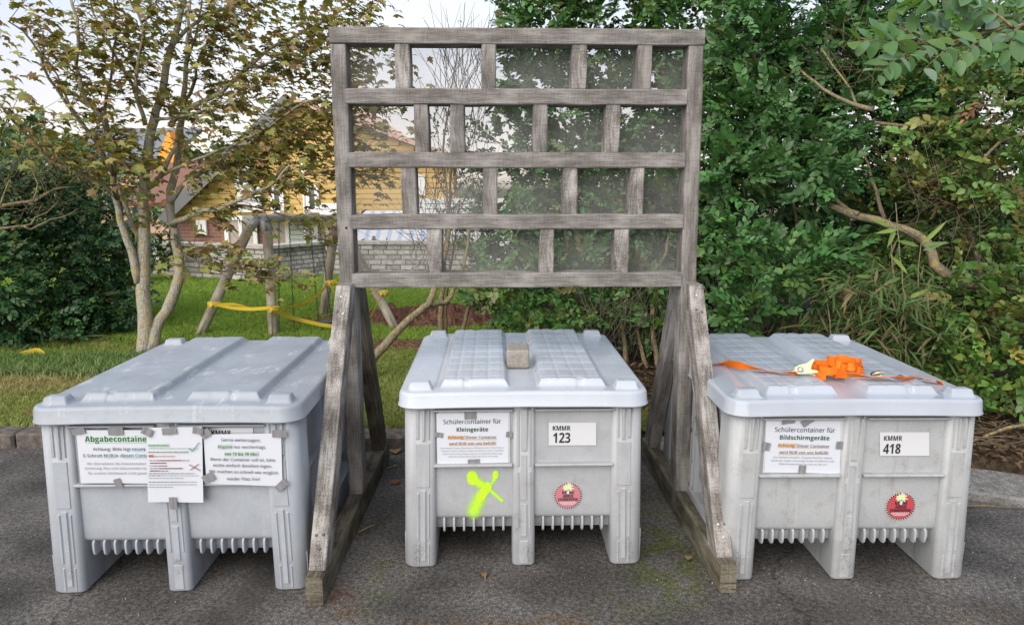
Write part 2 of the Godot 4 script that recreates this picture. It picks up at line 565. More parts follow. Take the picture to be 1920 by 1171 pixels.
		for i in 512 * 512:
			var v := 0.5 + (b1[i] - 128) / 260.0 + (b3[i] - 128) / 330.0
			var c: Vector3 = (q[1] as Vector3).lerp(q[2], clampf(v * 2, 0, 1)) if v < 0.5 else (q[2] as Vector3).lerp(q[3], clampf(v * 2 - 1, 0, 1))
			c = c.lerp(q[4], clampf((b2[i] - q[5]) / 18.0, 0, 1) * clampf((b1[i] - 70) / 60.0, 0, 1) * 0.85)
			o[i * 3] = srgb8(c.x)
			o[i * 3 + 1] = srgb8(c.y)
			o[i * 3 + 2] = srgb8(c.z)
		var m := StandardMaterial3D.new()
		m.albedo_texture = to_texture(512, 512, o)
		m.roughness = 0.9
		m.heightmap_enabled = true
		m.heightmap_texture = grey_tex(512, b3)
		m.heightmap_scale = 0.6
		triplanar(m, 2.2)
		M[q[0]] = m
	# --- leaves: colour comes from vertices and copies
	for q in [["leaf", 0.31, Color(0.35, 0.5, 0.15)], ["leaf_dry", 0.6, Color(0.75, 0.72, 0.32)], ["grass", 0.7, Color(0.45, 0.55, 0.15)]]:
		var m := StandardMaterial3D.new()
		m.vertex_color_use_as_albedo = true
		m.roughness = q[1]
		m.metallic_specular = 0.42
		m.backlight_enabled = true
		m.backlight = q[2]
		M[q[0]] = m
	# --- small things
	M.paper = solid(lin(0.54, 0.57, 0.64), 0.6)
	M.sleeve = solid(lin(0.47, 0.49, 0.53), 0.25)
	M.label_white = solid(lin(0.56, 0.58, 0.62), 0.4)
	M.ink = solid(lin(0.035, 0.038, 0.06), 0.7)
	M.ink_grey = solid(lin(0.22, 0.225, 0.26), 0.7)
	M.ink_green = solid(lin(0.02, 0.075, 0.035), 0.7)
	M.mark_green = solid(lin(0.41, 0.545, 0.46), 0.7)
	M.mark_blue = solid(lin(0.42, 0.52, 0.58), 0.7)
	M.mark_orange = solid(lin(0.58, 0.38, 0.23), 0.7)
	M.pen_green = solid(lin(0.08, 0.42, 0.27), 0.7)
	M.pen_red = solid(lin(0.46, 0.14, 0.12), 0.7)
	M.duct = solid(lin(0.21, 0.215, 0.225), 0.42, 0.1)
	M.sticker_red = solid(lin(0.42, 0.055, 0.075), 0.45)
	M.sticker_pink = solid(lin(0.47, 0.165, 0.20), 0.5)
	M.sticker_cream = solid(lin(0.58, 0.57, 0.46), 0.5)
	M.sticker_lime = solid(lin(0.55, 0.78, 0.30), 0.5)
	M.black = solid(lin(0.012, 0.011, 0.012), 0.6)
	M.strap = solid(lin(0.76, 0.175, 0.018), 0.85)
	M.strap.metallic_specular = 0.25
	M.zinc = solid(lin(0.62, 0.68, 0.45), 0.35, 0.55)
	M.steel = solid(lin(0.46, 0.48, 0.5), 0.45, 0.2)
	M.dark_steel = solid(lin(0.10, 0.10, 0.10), 0.5, 0.6)
	M.blue_tag = solid(lin(0.03, 0.33, 0.58), 0.5)
	M.tape = solid(lin(0.86, 0.64, 0.07), 0.45)
	M.tape.backlight_enabled = true
	M.tape.backlight = Color(0.4, 0.35, 0.1)
	M.wire = solid(lin(0.26, 0.26, 0.27), 0.6)
	var sc := PackedByteArray()
	var sn := noise(128, 128, 0.05, 95, 5)
	var sf := noise(128, 128, 0.25, 96, 2)
	sc.resize(128 * 128 * 4)
	for y in 128:
		for x in 128:
			var i := y * 128 + x
			var e := maxf(0.0, 1.0 - Vector2(x - 64, y - 64).length() / 62.0)
			var k := clampf((sn[i] + sf[i] * 0.22 - 128) / 110.0, 0, 1) * minf(1.0, e * 1.6)
			sc[i * 4] = srgb8(0.09)
			sc[i * 4 + 1] = srgb8(0.078)
			sc[i * 4 + 2] = srgb8(0.065)
			sc[i * 4 + 3] = int(95 * k)
	var sm := StandardMaterial3D.new()
	sm.albedo_texture = to_texture(128, 128, sc, Image.FORMAT_RGBA8)
	sm.transparency = BaseMaterial3D.TRANSPARENCY_ALPHA
	sm.roughness = 0.9
	sm.texture_repeat = false
	M.scuff = sm
	M.rubber = solid(lin(0.03, 0.03, 0.03), 0.7)
	# spray paint with a soft edge
	var pw := 256
	var pn := noise(pw, pw, 0.06, 81, 3)
	var pd := PackedByteArray()
	pd.resize(pw * pw * 4)
	# strokes of the can: ax, ay, bx, by, radius, softness (in the sheet's own 0..1)
	var st := [[0.275, 0.155, 0.285, 0.205, 0.105, 0.02], [0.29, 0.21, 0.55, 0.36, 0.058, 0.07], [0.58, 0.35, 0.43, 0.55, 0.085, 0.03], [0.43, 0.55, 0.30, 0.80, 0.075, 0.12], [0.62, 0.40, 0.88, 0.61, 0.016, 0.045], [0.755, 0.10, 0.75, 0.145, 0.052, 0.012], [0.745, 0.15, 0.72, 0.22, 0.022, 0.06], [0.72, 0.22, 0.62, 0.36, 0.006, 0.06]]
	for y in pw:
		for x in pw:
			var p := Vector2(x + 0.5, y + 0.5) / pw
			var al := 0.0
			for q in st:
				var p0 := Vector2(q[0], q[1])
				var p1 := Vector2(q[2], q[3])
				var h := clampf((p - p0).dot(p1 - p0) / maxf((p1 - p0).length_squared(), 1e-6), 0, 1)
				var d := p.distance_to(p0.lerp(p1, h)) + (pn[y * pw + x] - 128) / 14000.0
				al = maxf(al, 1.0 - smoothstep(q[4] - q[5] * 0.8, q[4] + q[5] * 1.2, d))
			var i := (y * pw + x) * 4
			pd[i] = srgb8(0.50 + (pn[i / 4] - 128) / 1500.0)
			pd[i + 1] = srgb8(0.93)
			pd[i + 2] = srgb8(0.015)
			pd[i + 3] = int(255 * al * (0.82 + 0.18 * clampf((pn[i / 4] - 80) / 80.0, 0, 1)))
	var sp := StandardMaterial3D.new()
	sp.albedo_texture = to_texture(pw, pw, pd, Image.FORMAT_RGBA8)
	sp.transparency = BaseMaterial3D.TRANSPARENCY_ALPHA
	sp.roughness = 0.6
	sp.texture_repeat = false
	M.spray = sp
	# --- houses
	M.yellow = solid(lin(0.60, 0.415, 0.15), 0.75)
	M.yellow_deep = solid(lin(0.565, 0.385, 0.13), 0.75)
	M.ochre = solid(lin(0.78, 0.33, 0.04), 0.75)
	M.white_paint = solid(lin(0.72, 0.74, 0.76), 0.6)
	M.frame_white = solid(lin(0.80, 0.81, 0.82), 0.5)
	M.pale_green = solid(lin(0.52, 0.58, 0.55), 0.7)
	M.slab = solid(lin(0.30, 0.29, 0.28), 0.85)
	M.curtain = solid(lin(0.40, 0.32, 0.29), 0.3)
	M.curtain.metallic_specular = 0.7
	M.dark_glass = solid(lin(0.10, 0.10, 0.12), 0.08)
	M.dark_glass.metallic_specular = 0.8
	M.plaster_pink = solid(lin(0.50, 0.31, 0.235), 0.85)
	M.barge = solid(lin(0.17, 0.17, 0.185), 0.7)
	var r1 := noise(256, 256, 0.05, 91, 3)
	for q in [["tile_red", v3(0.21, 0.095, 0.072)], ["tile_pink", v3(0.55, 0.36, 0.31)], ["slate", v3(0.17, 0.19, 0.23)]]:
		var m := StandardMaterial3D.new()
		m.albedo_texture = ramp_tex(256, [[0, q[1] * 0.75], [255, q[1] * 1.2]], r1)
		m.roughness = 0.8
		triplanar(m, 0.7, true)
		M[q[0]] = m
	# bricks a pixel or two high on the far house: courses in relief-free colour
	var bw := 256
	var bd := PackedByteArray()
	bd.resize(bw * bw * 3)
	for y in bw:
		for x in bw:
			var row := y / 16
			var col := (x + (row % 2) * 16) / 32
			var joint := y % 16 < 3 or (x + (row % 2) * 16) % 32 < 2
			var hsh := fposmod(sin(row * 12.9898 + (col % 8) * 78.233) * 43758.5, 1.0)
			var c := Vector3(0.28, 0.23, 0.2) if joint else Vector3(0.235, 0.105, 0.078) * (0.75 + 0.5 * hsh)
			bd[(y * bw + x) * 3] = srgb8(c.x)
			bd[(y * bw + x) * 3 + 1] = srgb8(c.y)
			bd[(y * bw + x) * 3 + 2] = srgb8(c.z)
	var bm := StandardMaterial3D.new()
	bm.albedo_texture = to_texture(bw, bw, bd)
	bm.roughness = 0.9
	triplanar(bm, 0.8, true)
	M.brick = bm
	# striped awning cloth
	var aw := Image.create(64, 8, false, Image.FORMAT_RGB8)
	aw.fill(Color(0.80, 0.81, 0.84))
	for k in 4: aw.fill_rect(Rect2i(k * 16, 0, 6, 8), Color(0.64, 0.71, 0.82))
	var am := solid(Color.WHITE, 0.7)
	am.albedo_texture = ImageTexture.create_from_image(aw)
	am.uv1_scale = Vector3(1.1, 1.1, 1)
	M.awning = am
# ------------------------------------------------------------------ plants
func leaf_shape(st: SurfaceTool, p: Vector3, dir: Vector3, nrm: Vector3, l: float, w: float, c: Color, curl := 0.12) -> void:
	var s := dir.cross(nrm).normalized()
	var n := s.cross(dir).normalized()
	var q := [p, p + dir * l * 0.34 + s * w * 0.5 + n * w * 0.16, p + dir * l * 0.34, p + dir * l * 0.34 - s * w * 0.5 + n * w * 0.16,
		p + dir * l * 0.7 + s * w * 0.38 + n * (w * 0.12 - l * curl * 0.4), p + dir * l * 0.7 - n * l * curl * 0.4, p + dir * l * 0.7 - s * w * 0.38 + n * (w * 0.12 - l * curl * 0.4), p + dir * l - n * l * curl]
	for f in [[0, 1, 2], [0, 2, 3], [1, 4, 5], [1, 5, 2], [2, 5, 6], [2, 6, 3], [4, 7, 5], [5, 7, 6]]:
		for k in f:
			st.set_color(c)
			st.set_uv(Vector2.ZERO)
			st.add_vertex(q[k])

func unit_leaf(c := Color.WHITE) -> ArrayMesh:
	var st := begin(true)
	leaf_shape(st, Vector3.ZERO, Vector3.UP, Vector3.BACK, 1.0, 1.0, c)
	return done(st)

func broad_leaf() -> ArrayMesh:
	# a larger oval leaf with a smooth outline, folded along its midrib
	var st := begin(true)
	var n := 7
	for i in n:
		var r := []
		for k in 2:
			var t := float(i + k) / n
			var w := 0.5 * pow(sin(PI * pow(t, 0.8)), 0.75)
			r.append([Vector3(w, t, w * 0.35 - t * t * 0.16), Vector3(0, t, -t * t * 0.16), Vector3(-w, t, w * 0.35 - t * t * 0.16)])
		for q in [[r[0][0], r[0][1], r[1][1], r[1][0]], [r[0][1], r[0][2], r[1][2], r[1][1]]]: quad(st, q[0], q[1], q[2], q[3])
	return done(st)

func maple_leaf(c: Color, rim: Color, curl: float) -> ArrayMesh:
	var st := begin(true)
	# half outline of a five-lobed leaf, mirrored; the blade folds along its midrib and curls at the rim
	var half := [Vector2(0.0, 0.0), Vector2(0.16, -0.07), Vector2(0.36, -0.02), Vector2(0.27, 0.16), Vector2(0.56, 0.30), Vector2(0.44, 0.40), Vector2(0.24, 0.47), Vector2(0.30, 0.68), Vector2(0.13, 0.70), Vector2(0.0, 1.0)]
	var heart := Vector3(0, 0.34, 0)
	for sg in [1.0, -1.0]:
		for i in half.size() - 1:
			var a: Vector2 = half[i]
			var b: Vector2 = half[i + 1]
			var pa := Vector3(a.x * sg, a.y, absf(a.x) * 0.32 - curl * (a - Vector2(0, 0.34)).length_squared())
			var pb := Vector3(b.x * sg, b.y, absf(b.x) * 0.32 - curl * (b - Vector2(0, 0.34)).length_squared())
			var tri := [[heart, c], [pb, c.lerp(rim, 0.2 + 0.8 * float(i % 3 == 0))], [pa, c.lerp(rim, 0.2 + 0.8 * float(i % 3 == 1))]]
			if sg < 0: tri = [tri[0], tri[2], tri[1]]
			for v in tri:
				st.set_color(v[1])
				st.set_uv(Vector2.ZERO)
				st.add_vertex(v[0])
	# stalk
	for s in [[Vector3(-0.012, 0, 0), Vector3(0.012, 0, 0), Vector3(0.02, -0.55, -0.1)]]:
		for v in s:
			st.set_color(Color(0.2, 0.09, 0.05))
			st.set_uv(Vector2.ZERO)
			st.add_vertex(v)
	return done(st)

func spray_spec(n: int, l: float, ll: float, lw: float, tone: Color, vary: float) -> Array:
	# leaves of one twig that grows along +y with its upper side to +z: [position, direction, normal, length, width, colour]
	var out := []
	for i in n:
		var t := (i + 0.6) / n
		var sd := 1.0 if i % 2 == 0 else -1.0
		var p := Vector3(sin(t * 2.0) * l * 0.06, t * l, -t * t * l * 0.16)
		var ang := rng.randf_range(0.55, 1.15) * (1.0 - t * 0.5)
		var d := Vector3(sd * sin(ang), cos(ang), rng.randf_range(-0.35, 0.4)).normalized()
		var nn := Vector3(rng.randf_range(-0.5, 0.5), rng.randf_range(-0.5, 0.3), 1).normalized()
		var k := 1.0 + rng.randf_range(-vary, vary)
		var c := Color(tone.r * k * rng.randf_range(0.85, 1.2), tone.g * k, tone.b * k * rng.randf_range(0.85, 1.15))
		var sz := rng.randf_range(0.72, 1.15) * (1.0 if t < 0.8 else 0.75)
		out.append([p, d, nn, ll * sz, lw * sz, c])
	return out

func twig_shape(st: SurfaceTool, l: float, r: float, c: Color) -> void:
	st.set_color(c)
	tube(st, [Vector3.ZERO, Vector3(l * 0.04, l * 0.5, -l * 0.04), Vector3(l * 0.055, l * 0.98, -l * 0.16)], [r, r * 0.8, r * 0.4], 3)

func spray_mesh(spec: Array, l: float, r: float, twig: Color) -> ArrayMesh:
	var st := begin(true)
	twig_shape(st, l, r, twig)
	for s in spec: leaf_shape(st, s[0], s[1], s[2], s[3], s[4], s[5])
	return done(st)

func basis_along(dir: Vector3, up: Vector3) -> Basis:
	# +y along dir, +z as near to up as it can be
	var y := dir.normalized()
	var z := up - y * up.dot(y)
	if z.length() < 0.05: z = Vector3(0, 0, 1) - y * y.z
	z = z.normalized()
	return Basis(y.cross(z), y, z)

func in_lobes(p: Vector3, lobes: Array, but: int, shrink: float) -> bool:
	for i in lobes.size():
		if i == but: continue
		var q: Vector3 = (p - lobes[i][0]) / lobes[i][1]
		if q.length_squared() < shrink * shrink: return true
	return false

func leaf_tones(list: Array, rough := 0.36) -> Array:
	var out := []
	for c in list:
		var m := solid((c as Color).linear_to_srgb(), rough)
		m.metallic_specular = 0.42
		m.backlight_enabled = true
		m.backlight = Color(0.35, 0.5, 0.15)
		out.append(m)
	return out

func shrub(root: Node3D, lobes: Array, o: Dictionary) -> void:
	# lobes: [centre, radii (Vector3)]; clumps of leafy twigs all through their outer part. The twigs nearest to the eye are parts with a leaf each.
	var specs := []
	var meshes := []
	for v in 5:
		var sp := spray_spec(o.n, o.l, o.ll, o.lw, o.tone, o.vary)
		specs.append(sp)
		meshes.append(spray_mesh(sp, o.l, o.get("twig_r", 0.0022), o.get("twig", Color(0.09, 0.065, 0.04))))
	var xfs := [[], [], [], [], []]
	var cols := [[], [], [], [], []]
	var all := []
	for i in lobes.size():
		var c: Vector3 = lobes[i][0]
		var r: Vector3 = lobes[i][1]
		var count := int((r.x * r.y + r.y * r.z + r.x * r.z) * o.density * (lobes[i][2] if lobes[i].size() > 2 else 1.0))
		var lobe_tone := rng.randf_range(0.8, 1.2)
		for k in count:
			var u := Vector3(rng.randfn(), rng.randfn(), rng.randfn()).normalized()
			if u.z < -0.25 and rng.randf() < o.get("thin_back", 0.7): u.z = -u.z
			var f := sqrt(rng.randf_range(o.get("inner", 0.3), 1.0)) * rng.randf_range(0.92, 1.1)
			var p := c + u * r * f
			if p.y < 0.12: continue
			if in_lobes(p, lobes, i, 0.62) and rng.randf() < 0.8: continue
			var dir: Vector3 = (u * Vector3(1, 0.6, 1) + Vector3(0, o.get("rise", 0.25), 0) + Vector3(rng.randfn(), rng.randfn(), rng.randfn()) * 0.45).normalized()
			var up := (Vector3(0, 1, 0.35) + u * 0.5 + Vector3(rng.randfn(), rng.randfn(), rng.randfn()) * 0.25)
			var s := rng.randf_range(0.75, 1.25)
			var b := basis_along(dir, up).scaled_local(Vector3.ONE * s)
			var tone := lobe_tone * rng.randf_range(0.75, 1.25)
			var yel: float = o.get("yellow", 0.1)
			var col := Color(tone * (1.0 + (rng.randf_range(0.3, 1.2) if rng.randf() < yel else 0.0)), tone * (1.0 + rng.randf_range(-0.05, 0.2)), tone)
			all.append([EYE.distance_to(p) - f * 0.2, rng.randi() % 5, Transform3D(b, p - b.y * o.l * 0.4), col])
	# parts: the nearest twigs, one leaf each
	all.sort_custom(func(a, b): return a[0] < b[0])
	var own: int = o.get("own", 18)
	var tones := leaf_tones([o.tone * 0.8, o.tone, o.tone * 1.25, Color(o.tone.r * 1.7, o.tone.g * 1.3, o.tone.b)])
	var leaf := unit_leaf()
	var tw := begin(true)
	twig_shape(tw, o.l, o.get("twig_r", 0.0022), Color(0.09, 0.065, 0.04))
	var twm := done(tw)
	for i in all.size():
		var e: Array = all[i]
		if i < own * 3 and i % 3 == 0:
			var t := put("leafy_twig", twm, M.bark_thin, root, e[2])
			for s in specs[e[1]]:
				var bb := basis_along(s[1], s[2])
				put("leaf", leaf, tones[rng.randi() % 4], t, Transform3D(Basis(bb.x * s[4], bb.y * s[3], bb.z * s[4]), s[0]))
			continue
		xfs[e[1]].append(e[2])
		cols[e[1]].append(e[3])
	for v in 5:
		if xfs[v].size() > 0: many("foliage", meshes[v], M.get(o.get("mat", "leaf")), root, xfs[v], cols[v])

func limb(root: Node3D, called: String, pts: Array, r0: float, r1: float, mat: Material, step := 0.12, sides := 8) -> Array:
	var path := curve(pts, step)
	var n := path.size()
	var rad := []
	for i in n:
		var t := float(i) / (n - 1)
		rad.append(lerpf(r0, r1, pow(t, 0.85)) * rng.randf_range(0.95, 1.05))
		if i > 0 and i < n - 1: path[i] += Vector3(rng.randfn(), rng.randfn(), rng.randfn()) * minf(0.006, r0 * 0.3)
	var st := begin(true)
	tube(st, path, rad, sides, 0.06)
	put(called, done(st), mat, root)
	return path

func px_path(list: Array, d0: float, d1: float) -> Array:
	# points sighted in the photograph, at distances that go from d0 to d1 along the limb
	var out := []
	for i in list.size():
		var t := float(i) / maxf(1.0, list.size() - 1)
		out.append(at(list[i][0], list[i][1], lerpf(d0, d1, t)))
	return out
# ------------------------------------------------------------------ pallet containers
# own axes: x along the front, y up, z = 0 at the front and -DEEP at the back
const HALF := 0.515
const DEEP := 1.17
const TOP := 0.712

func tp(p: Vector3) -> Vector3:
	var k := p.y / TOP
	return Vector3(p.x * (1.0 - 0.03 * k), p.y, (p.z + DEEP * 0.5) * (1.0 - 0.012 * k) - DEEP * 0.5)

func column(st: SurfaceTool, plan: PackedVector2Array, y0: float, y1: float) -> void:
	# plan: x and z, counter-clockwise about +y
	var rings := []
	var cen := Vector2.ZERO
	for q in plan: cen += q / plan.size()
	for e in [[y0, 0.93], [y0 + 0.008, 1.0], [lerpf(y0, y1, 0.5), 1.0], [y1, 1.0]]:
		var r := PackedVector3Array()
		for q in plan:
			var w: Vector2 = cen + (q - cen) * e[1]
			r.append(tp(Vector3(w.x, e[0], w.y)))
		rings.append(r)
	loft(st, rings)

func rounded(x0: float, x1: float, z0: float, z1: float, rad: Array) -> PackedVector2Array:
	# corners: (x1,z1), (x1,z0), (x0,z0), (x0,z1) - counter-clockwise about +y; z1 is the nearer
	var out := PackedVector2Array()
	var cs := [[x1, z1, -1, -1, 0.0], [x1, z0, -1, 1, 1.0], [x0, z0, 1, 1, 2.0], [x0, z1, 1, -1, 3.0]]
	for k in 4:
		var c: Array = cs[k]
		var r: float = rad[k]
		var n := 6 if r > 0.004 else 0
		var m := Vector2(c[0] + c[2] * r, c[1] + c[3] * r)
		for i in n + 1:
			var a: float = (c[4] + (float(i) / n if n > 0 else 0.5)) * PI * 0.5
			# a = 0 points to +z, a quarter turn later to +x ... shifted per corner
			out.append(m + Vector2(sin(a), cos(a)) * r if n > 0 else Vector2(c[0], c[1]))
	return out

func slab(st: SurfaceTool, x0: float, x1: float, y0: float, y1: float, proud: float, z0 := 0.0, rise := 0.004) -> void:
	# a raised field with sloping sides on the front face
	var e := 0.004
	var f := [Vector3(x0, y1, z0 - 0.002), Vector3(x1, y1, z0 - 0.002), Vector3(x1, y0, z0 - 0.002), Vector3(x0, y0, z0 - 0.002)]
	var t := [Vector3(x0 + e, y1 - e, z0 + proud), Vector3(x1 - e, y1 - e, z0 + proud), Vector3(x1 - e, y0 + e, z0 + proud), Vector3(x0 + e, y0 + e, z0 + proud)]
	for a in [f, t]:
		for i in 4: a[i] = tp(a[i])
	quad(st, t[0], t[1], t[2], t[3])
	for i in 4:
		var j := (i + 1) % 4
		quad(st, f[i], f[j], t[j], t[i])

var box_meshes := {}
func box_shapes() -> void:
	var st: SurfaceTool
	# corner post, front left; the others are turned or mirrored
	for sg in [-1, 1]:
		st = begin()
		var x0 := -HALF if sg < 0 else HALF - 0.137
		var x1 := x0 + 0.137
		st.set_smooth_group(0)
		column(st, rounded(x0, x1, -0.16, 0.0, [0.024, 0.012, 0.012, 0.048] if sg < 0 else [0.048, 0.012, 0.012, 0.024]), 0.0, TOP)
		st.set_smooth_group(0xFFFFFFFF)
		var X := func(f: float) -> float: return x0 + 0.137 * f if sg < 0 else x1 - 0.137 * f
		for s in [[0.37, 0.50, 0.575, 0.705, 0.005], [0.56, 0.68, 0.568, 0.705, 0.0065], [0.74, 0.82, 0.575, 0.705, 0.005], [0.36, 0.83, 0.362, 0.560, 0.004],
				[0.38, 0.49, 0.128, 0.34, 0.005], [0.52, 0.70, 0.03, 0.352, 0.0065], [0.73, 0.82, 0.128, 0.34, 0.005], [0.40, 0.49, 0.01, 0.112, 0.004], [0.73, 0.81, 0.01, 0.112, 0.004]]:
			var a: float = X.call(s[0])
			var b: float = X.call(s[1])
			slab(st, minf(a, b), maxf(a, b), s[2], s[3], s[4])
		# the same relief, plainer, on the outer side
		box_meshes["post%d" % sg] = done(st)
	st = begin(true)
	column(st, rounded(-0.049, 0.049, -0.14, -0.002, [0.02, 0.01, 0.01, 0.02]), 0.0, TOP)
	st.set_smooth_group(0xFFFFFFFF)
	for s in [[-0.032, -0.017, 0.45, 0.70, 0.004], [-0.013, 0.016, 0.52, 0.705, 0.005], [0.02, 0.033, 0.45, 0.70, 0.004], [-0.014, 0.016, 0.30, 0.505, 0.004], [-0.032, -0.018, 0.17, 0.43, 0.004], [0.021, 0.033, 0.17, 0.43, 0.004], [-0.014, 0.016, 0.135, 0.285, 0.005], [-0.02, 0.021, 0.01, 0.118, 0.004]]:
		slab(st, s[0], s[1], s[2], s[3], s[4], -0.002)
	box_meshes.mid = done(st)
	# recessed wall between two posts, its foot curved inwards under the floor
	var prof := [Vector2(TOP, -0.026), Vector2(0.30, -0.028), Vector2(0.228, -0.029), Vector2(0.214, -0.034), Vector2(0.206, -0.044), Vector2(0.202, -0.060), Vector2(0.19, -0.066), Vector2(0.158, -0.066), Vector2(0.15, -0.075), Vector2(0.15, -0.58)]
	for q in [["wall", 0.349], ["side", 0.40]]:
		st = begin(true)
		for i in prof.size() - 1:
			var a: Vector2 = prof[i]
			var b: Vector2 = prof[i + 1]
			var h: float = q[1] * 0.5
			quad(st, Vector3(-h, a.x, a.y), Vector3(h, a.x, a.y), Vector3(h, b.x, b.y), Vector3(-h, b.x, b.y))
		box_meshes[q[0]] = done(st)
	# ledges
	for q in [["ledge", 0.332, 0.011, 0.026], ["lip", 0.336, 0.008, 0.024]]:
		st = begin()
		box(st, Vector3(0, 0, -0.018), Vector3(q[1], q[2], q[3] * 1.25), 0.003)
		box_meshes[q[0]] = done(st)
	st = begin()
	box(st, Vector3(0, 0, -0.018), Vector3(0.395, 0.014, 0.032), 0.003)
	box_meshes.side_ledge = done(st)
	# a rib: a fin with a round nose
	st = begin()
	var nose := [Vector2(0.212, -0.034), Vector2(0.204, -0.0265), Vector2(0.19, -0.0245), Vector2(0.170, -0.0245), Vector2(0.157, -0.027), Vector2(0.148, -0.034), Vector2(0.145, -0.046), Vector2(0.147, -0.07), Vector2(0.21, -0.07)]
	var rings := []
	for e in [[-0.0048, 0.9], [-0.0034, 1.0], [0.0034, 1.0], [0.0048, 0.9]]:
		var r := PackedVector3Array()
		for p in nose:
			var w: Vector2 = Vector2(0.19, -0.05) + (p - Vector2(0.19, -0.05)) * e[1]
			r.append(Vector3(e[0], w.x, w.y))
		rings.append(r)
	loft(st, rings)
	box_meshes.rib = done(st)
	# runner under the floor, its ends cut off aslant
	for q in [["runner_outer", 0.128], ["runner_mid", 0.09]]:
		st = begin()
		var rr := []
		for e in [[-DEEP + 0.03, 0.02], [-DEEP + 0.05, 0.0], [-0.05, 0.0], [-0.03, 0.02]]:
			var h: float = q[1] * 0.5
			rr.append(PackedVector3Array([Vector3(h, 0.001 + e[1], e[0]), Vector3(h, 0.152, e[0]), Vector3(-h, 0.152, e[0]), Vector3(-h, 0.001 + e[1], e[0])]))
		loft(st, rr)
		box_meshes[q[0]] = done(st)
	st = begin()
	box(st, Vector3(0, 0.165, -DEEP * 0.5), Vector3(HALF * 2 - 0.12, 0.026, DEEP - 0.14))
	box_meshes.floor = done(st)
	box_meshes.lid = lid_shape()
	quilt = 0.2
	box_meshes.lid_plain = lid_shape()
	quilt = 1.0
	st = begin()
	box(st, Vector3(0, 0.704, -DEEP * 0.5), Vector3(HALF * 1.9, 0.01, DEEP - 0.08))
	box_meshes.deck = done(st)

const LW := 0.508
var quilt := 1.0
const LL := 0.589
func lid_height(x: float, z: float) -> float:
	# z runs from -LL (back) to LL (front)
	var h := 0.0
	var ax := absf(x)
	var sx := minf(ax - 0.060, 0.352 - ax)
	var sz := minf(z + LL - 0.012, LL - 0.062 - z)
	if sx > 0 and sz > 0:
		var e := minf(clampf(sx / 0.019, 0, 1), clampf(sz / 0.021, 0, 1))
		h += 0.030 * e
		if e > 0.98:
			var u := (ax - 0.085) / 0.0655
			var v := (z + LL) / 0.118
			var du := absf(u - roundf(u)) * 0.0655 * 1.0
			var dv := absf(v - roundf(v)) * 0.118
			h -= quilt * 0.0017 * (exp(-pow(du / 0.006, 2)) + 1.25 * exp(-pow(dv / 0.008, 2)))
			h += quilt * 0.0007 * sin(PI * (u - floorf(u))) * sin(PI * (v - floorf(v)))
		# small notch in the front slope
		if z > LL - 0.105 and absf(ax - 0.24) < 0.018: h -= 0.006 * smoothstep(0.018, 0.011, absf(ax - 0.24)) * smoothstep(LL - 0.105, LL - 0.098, z)
		if z < -LL + 0.05 and absf(ax - 0.22) < 0.022: h -= 0.008 * smoothstep(0.022, 0.012, absf(ax - 0.22))
	h -= 0.004 * exp(-pow((ax - 0.365) / 0.006, 2)) * clampf((LL - 0.08 - absf(z)) * 30, 0, 1)
	var bx := 0.052 - absf(ax - 0.434)
	var bz := 0.036 - absf(absf(z) - 0.528)
	if bx > 0 and bz > 0: h += 0.030 * minf(smoothstep(0.0, 0.014, bx), smoothstep(0.0, 0.014, bz))
	h += 0.006 * (1.0 - pow(x / LW, 2)) + 0.0005 * sin(x * 23.0 + z * 7.0) * sin(z * 17.0)
	return h

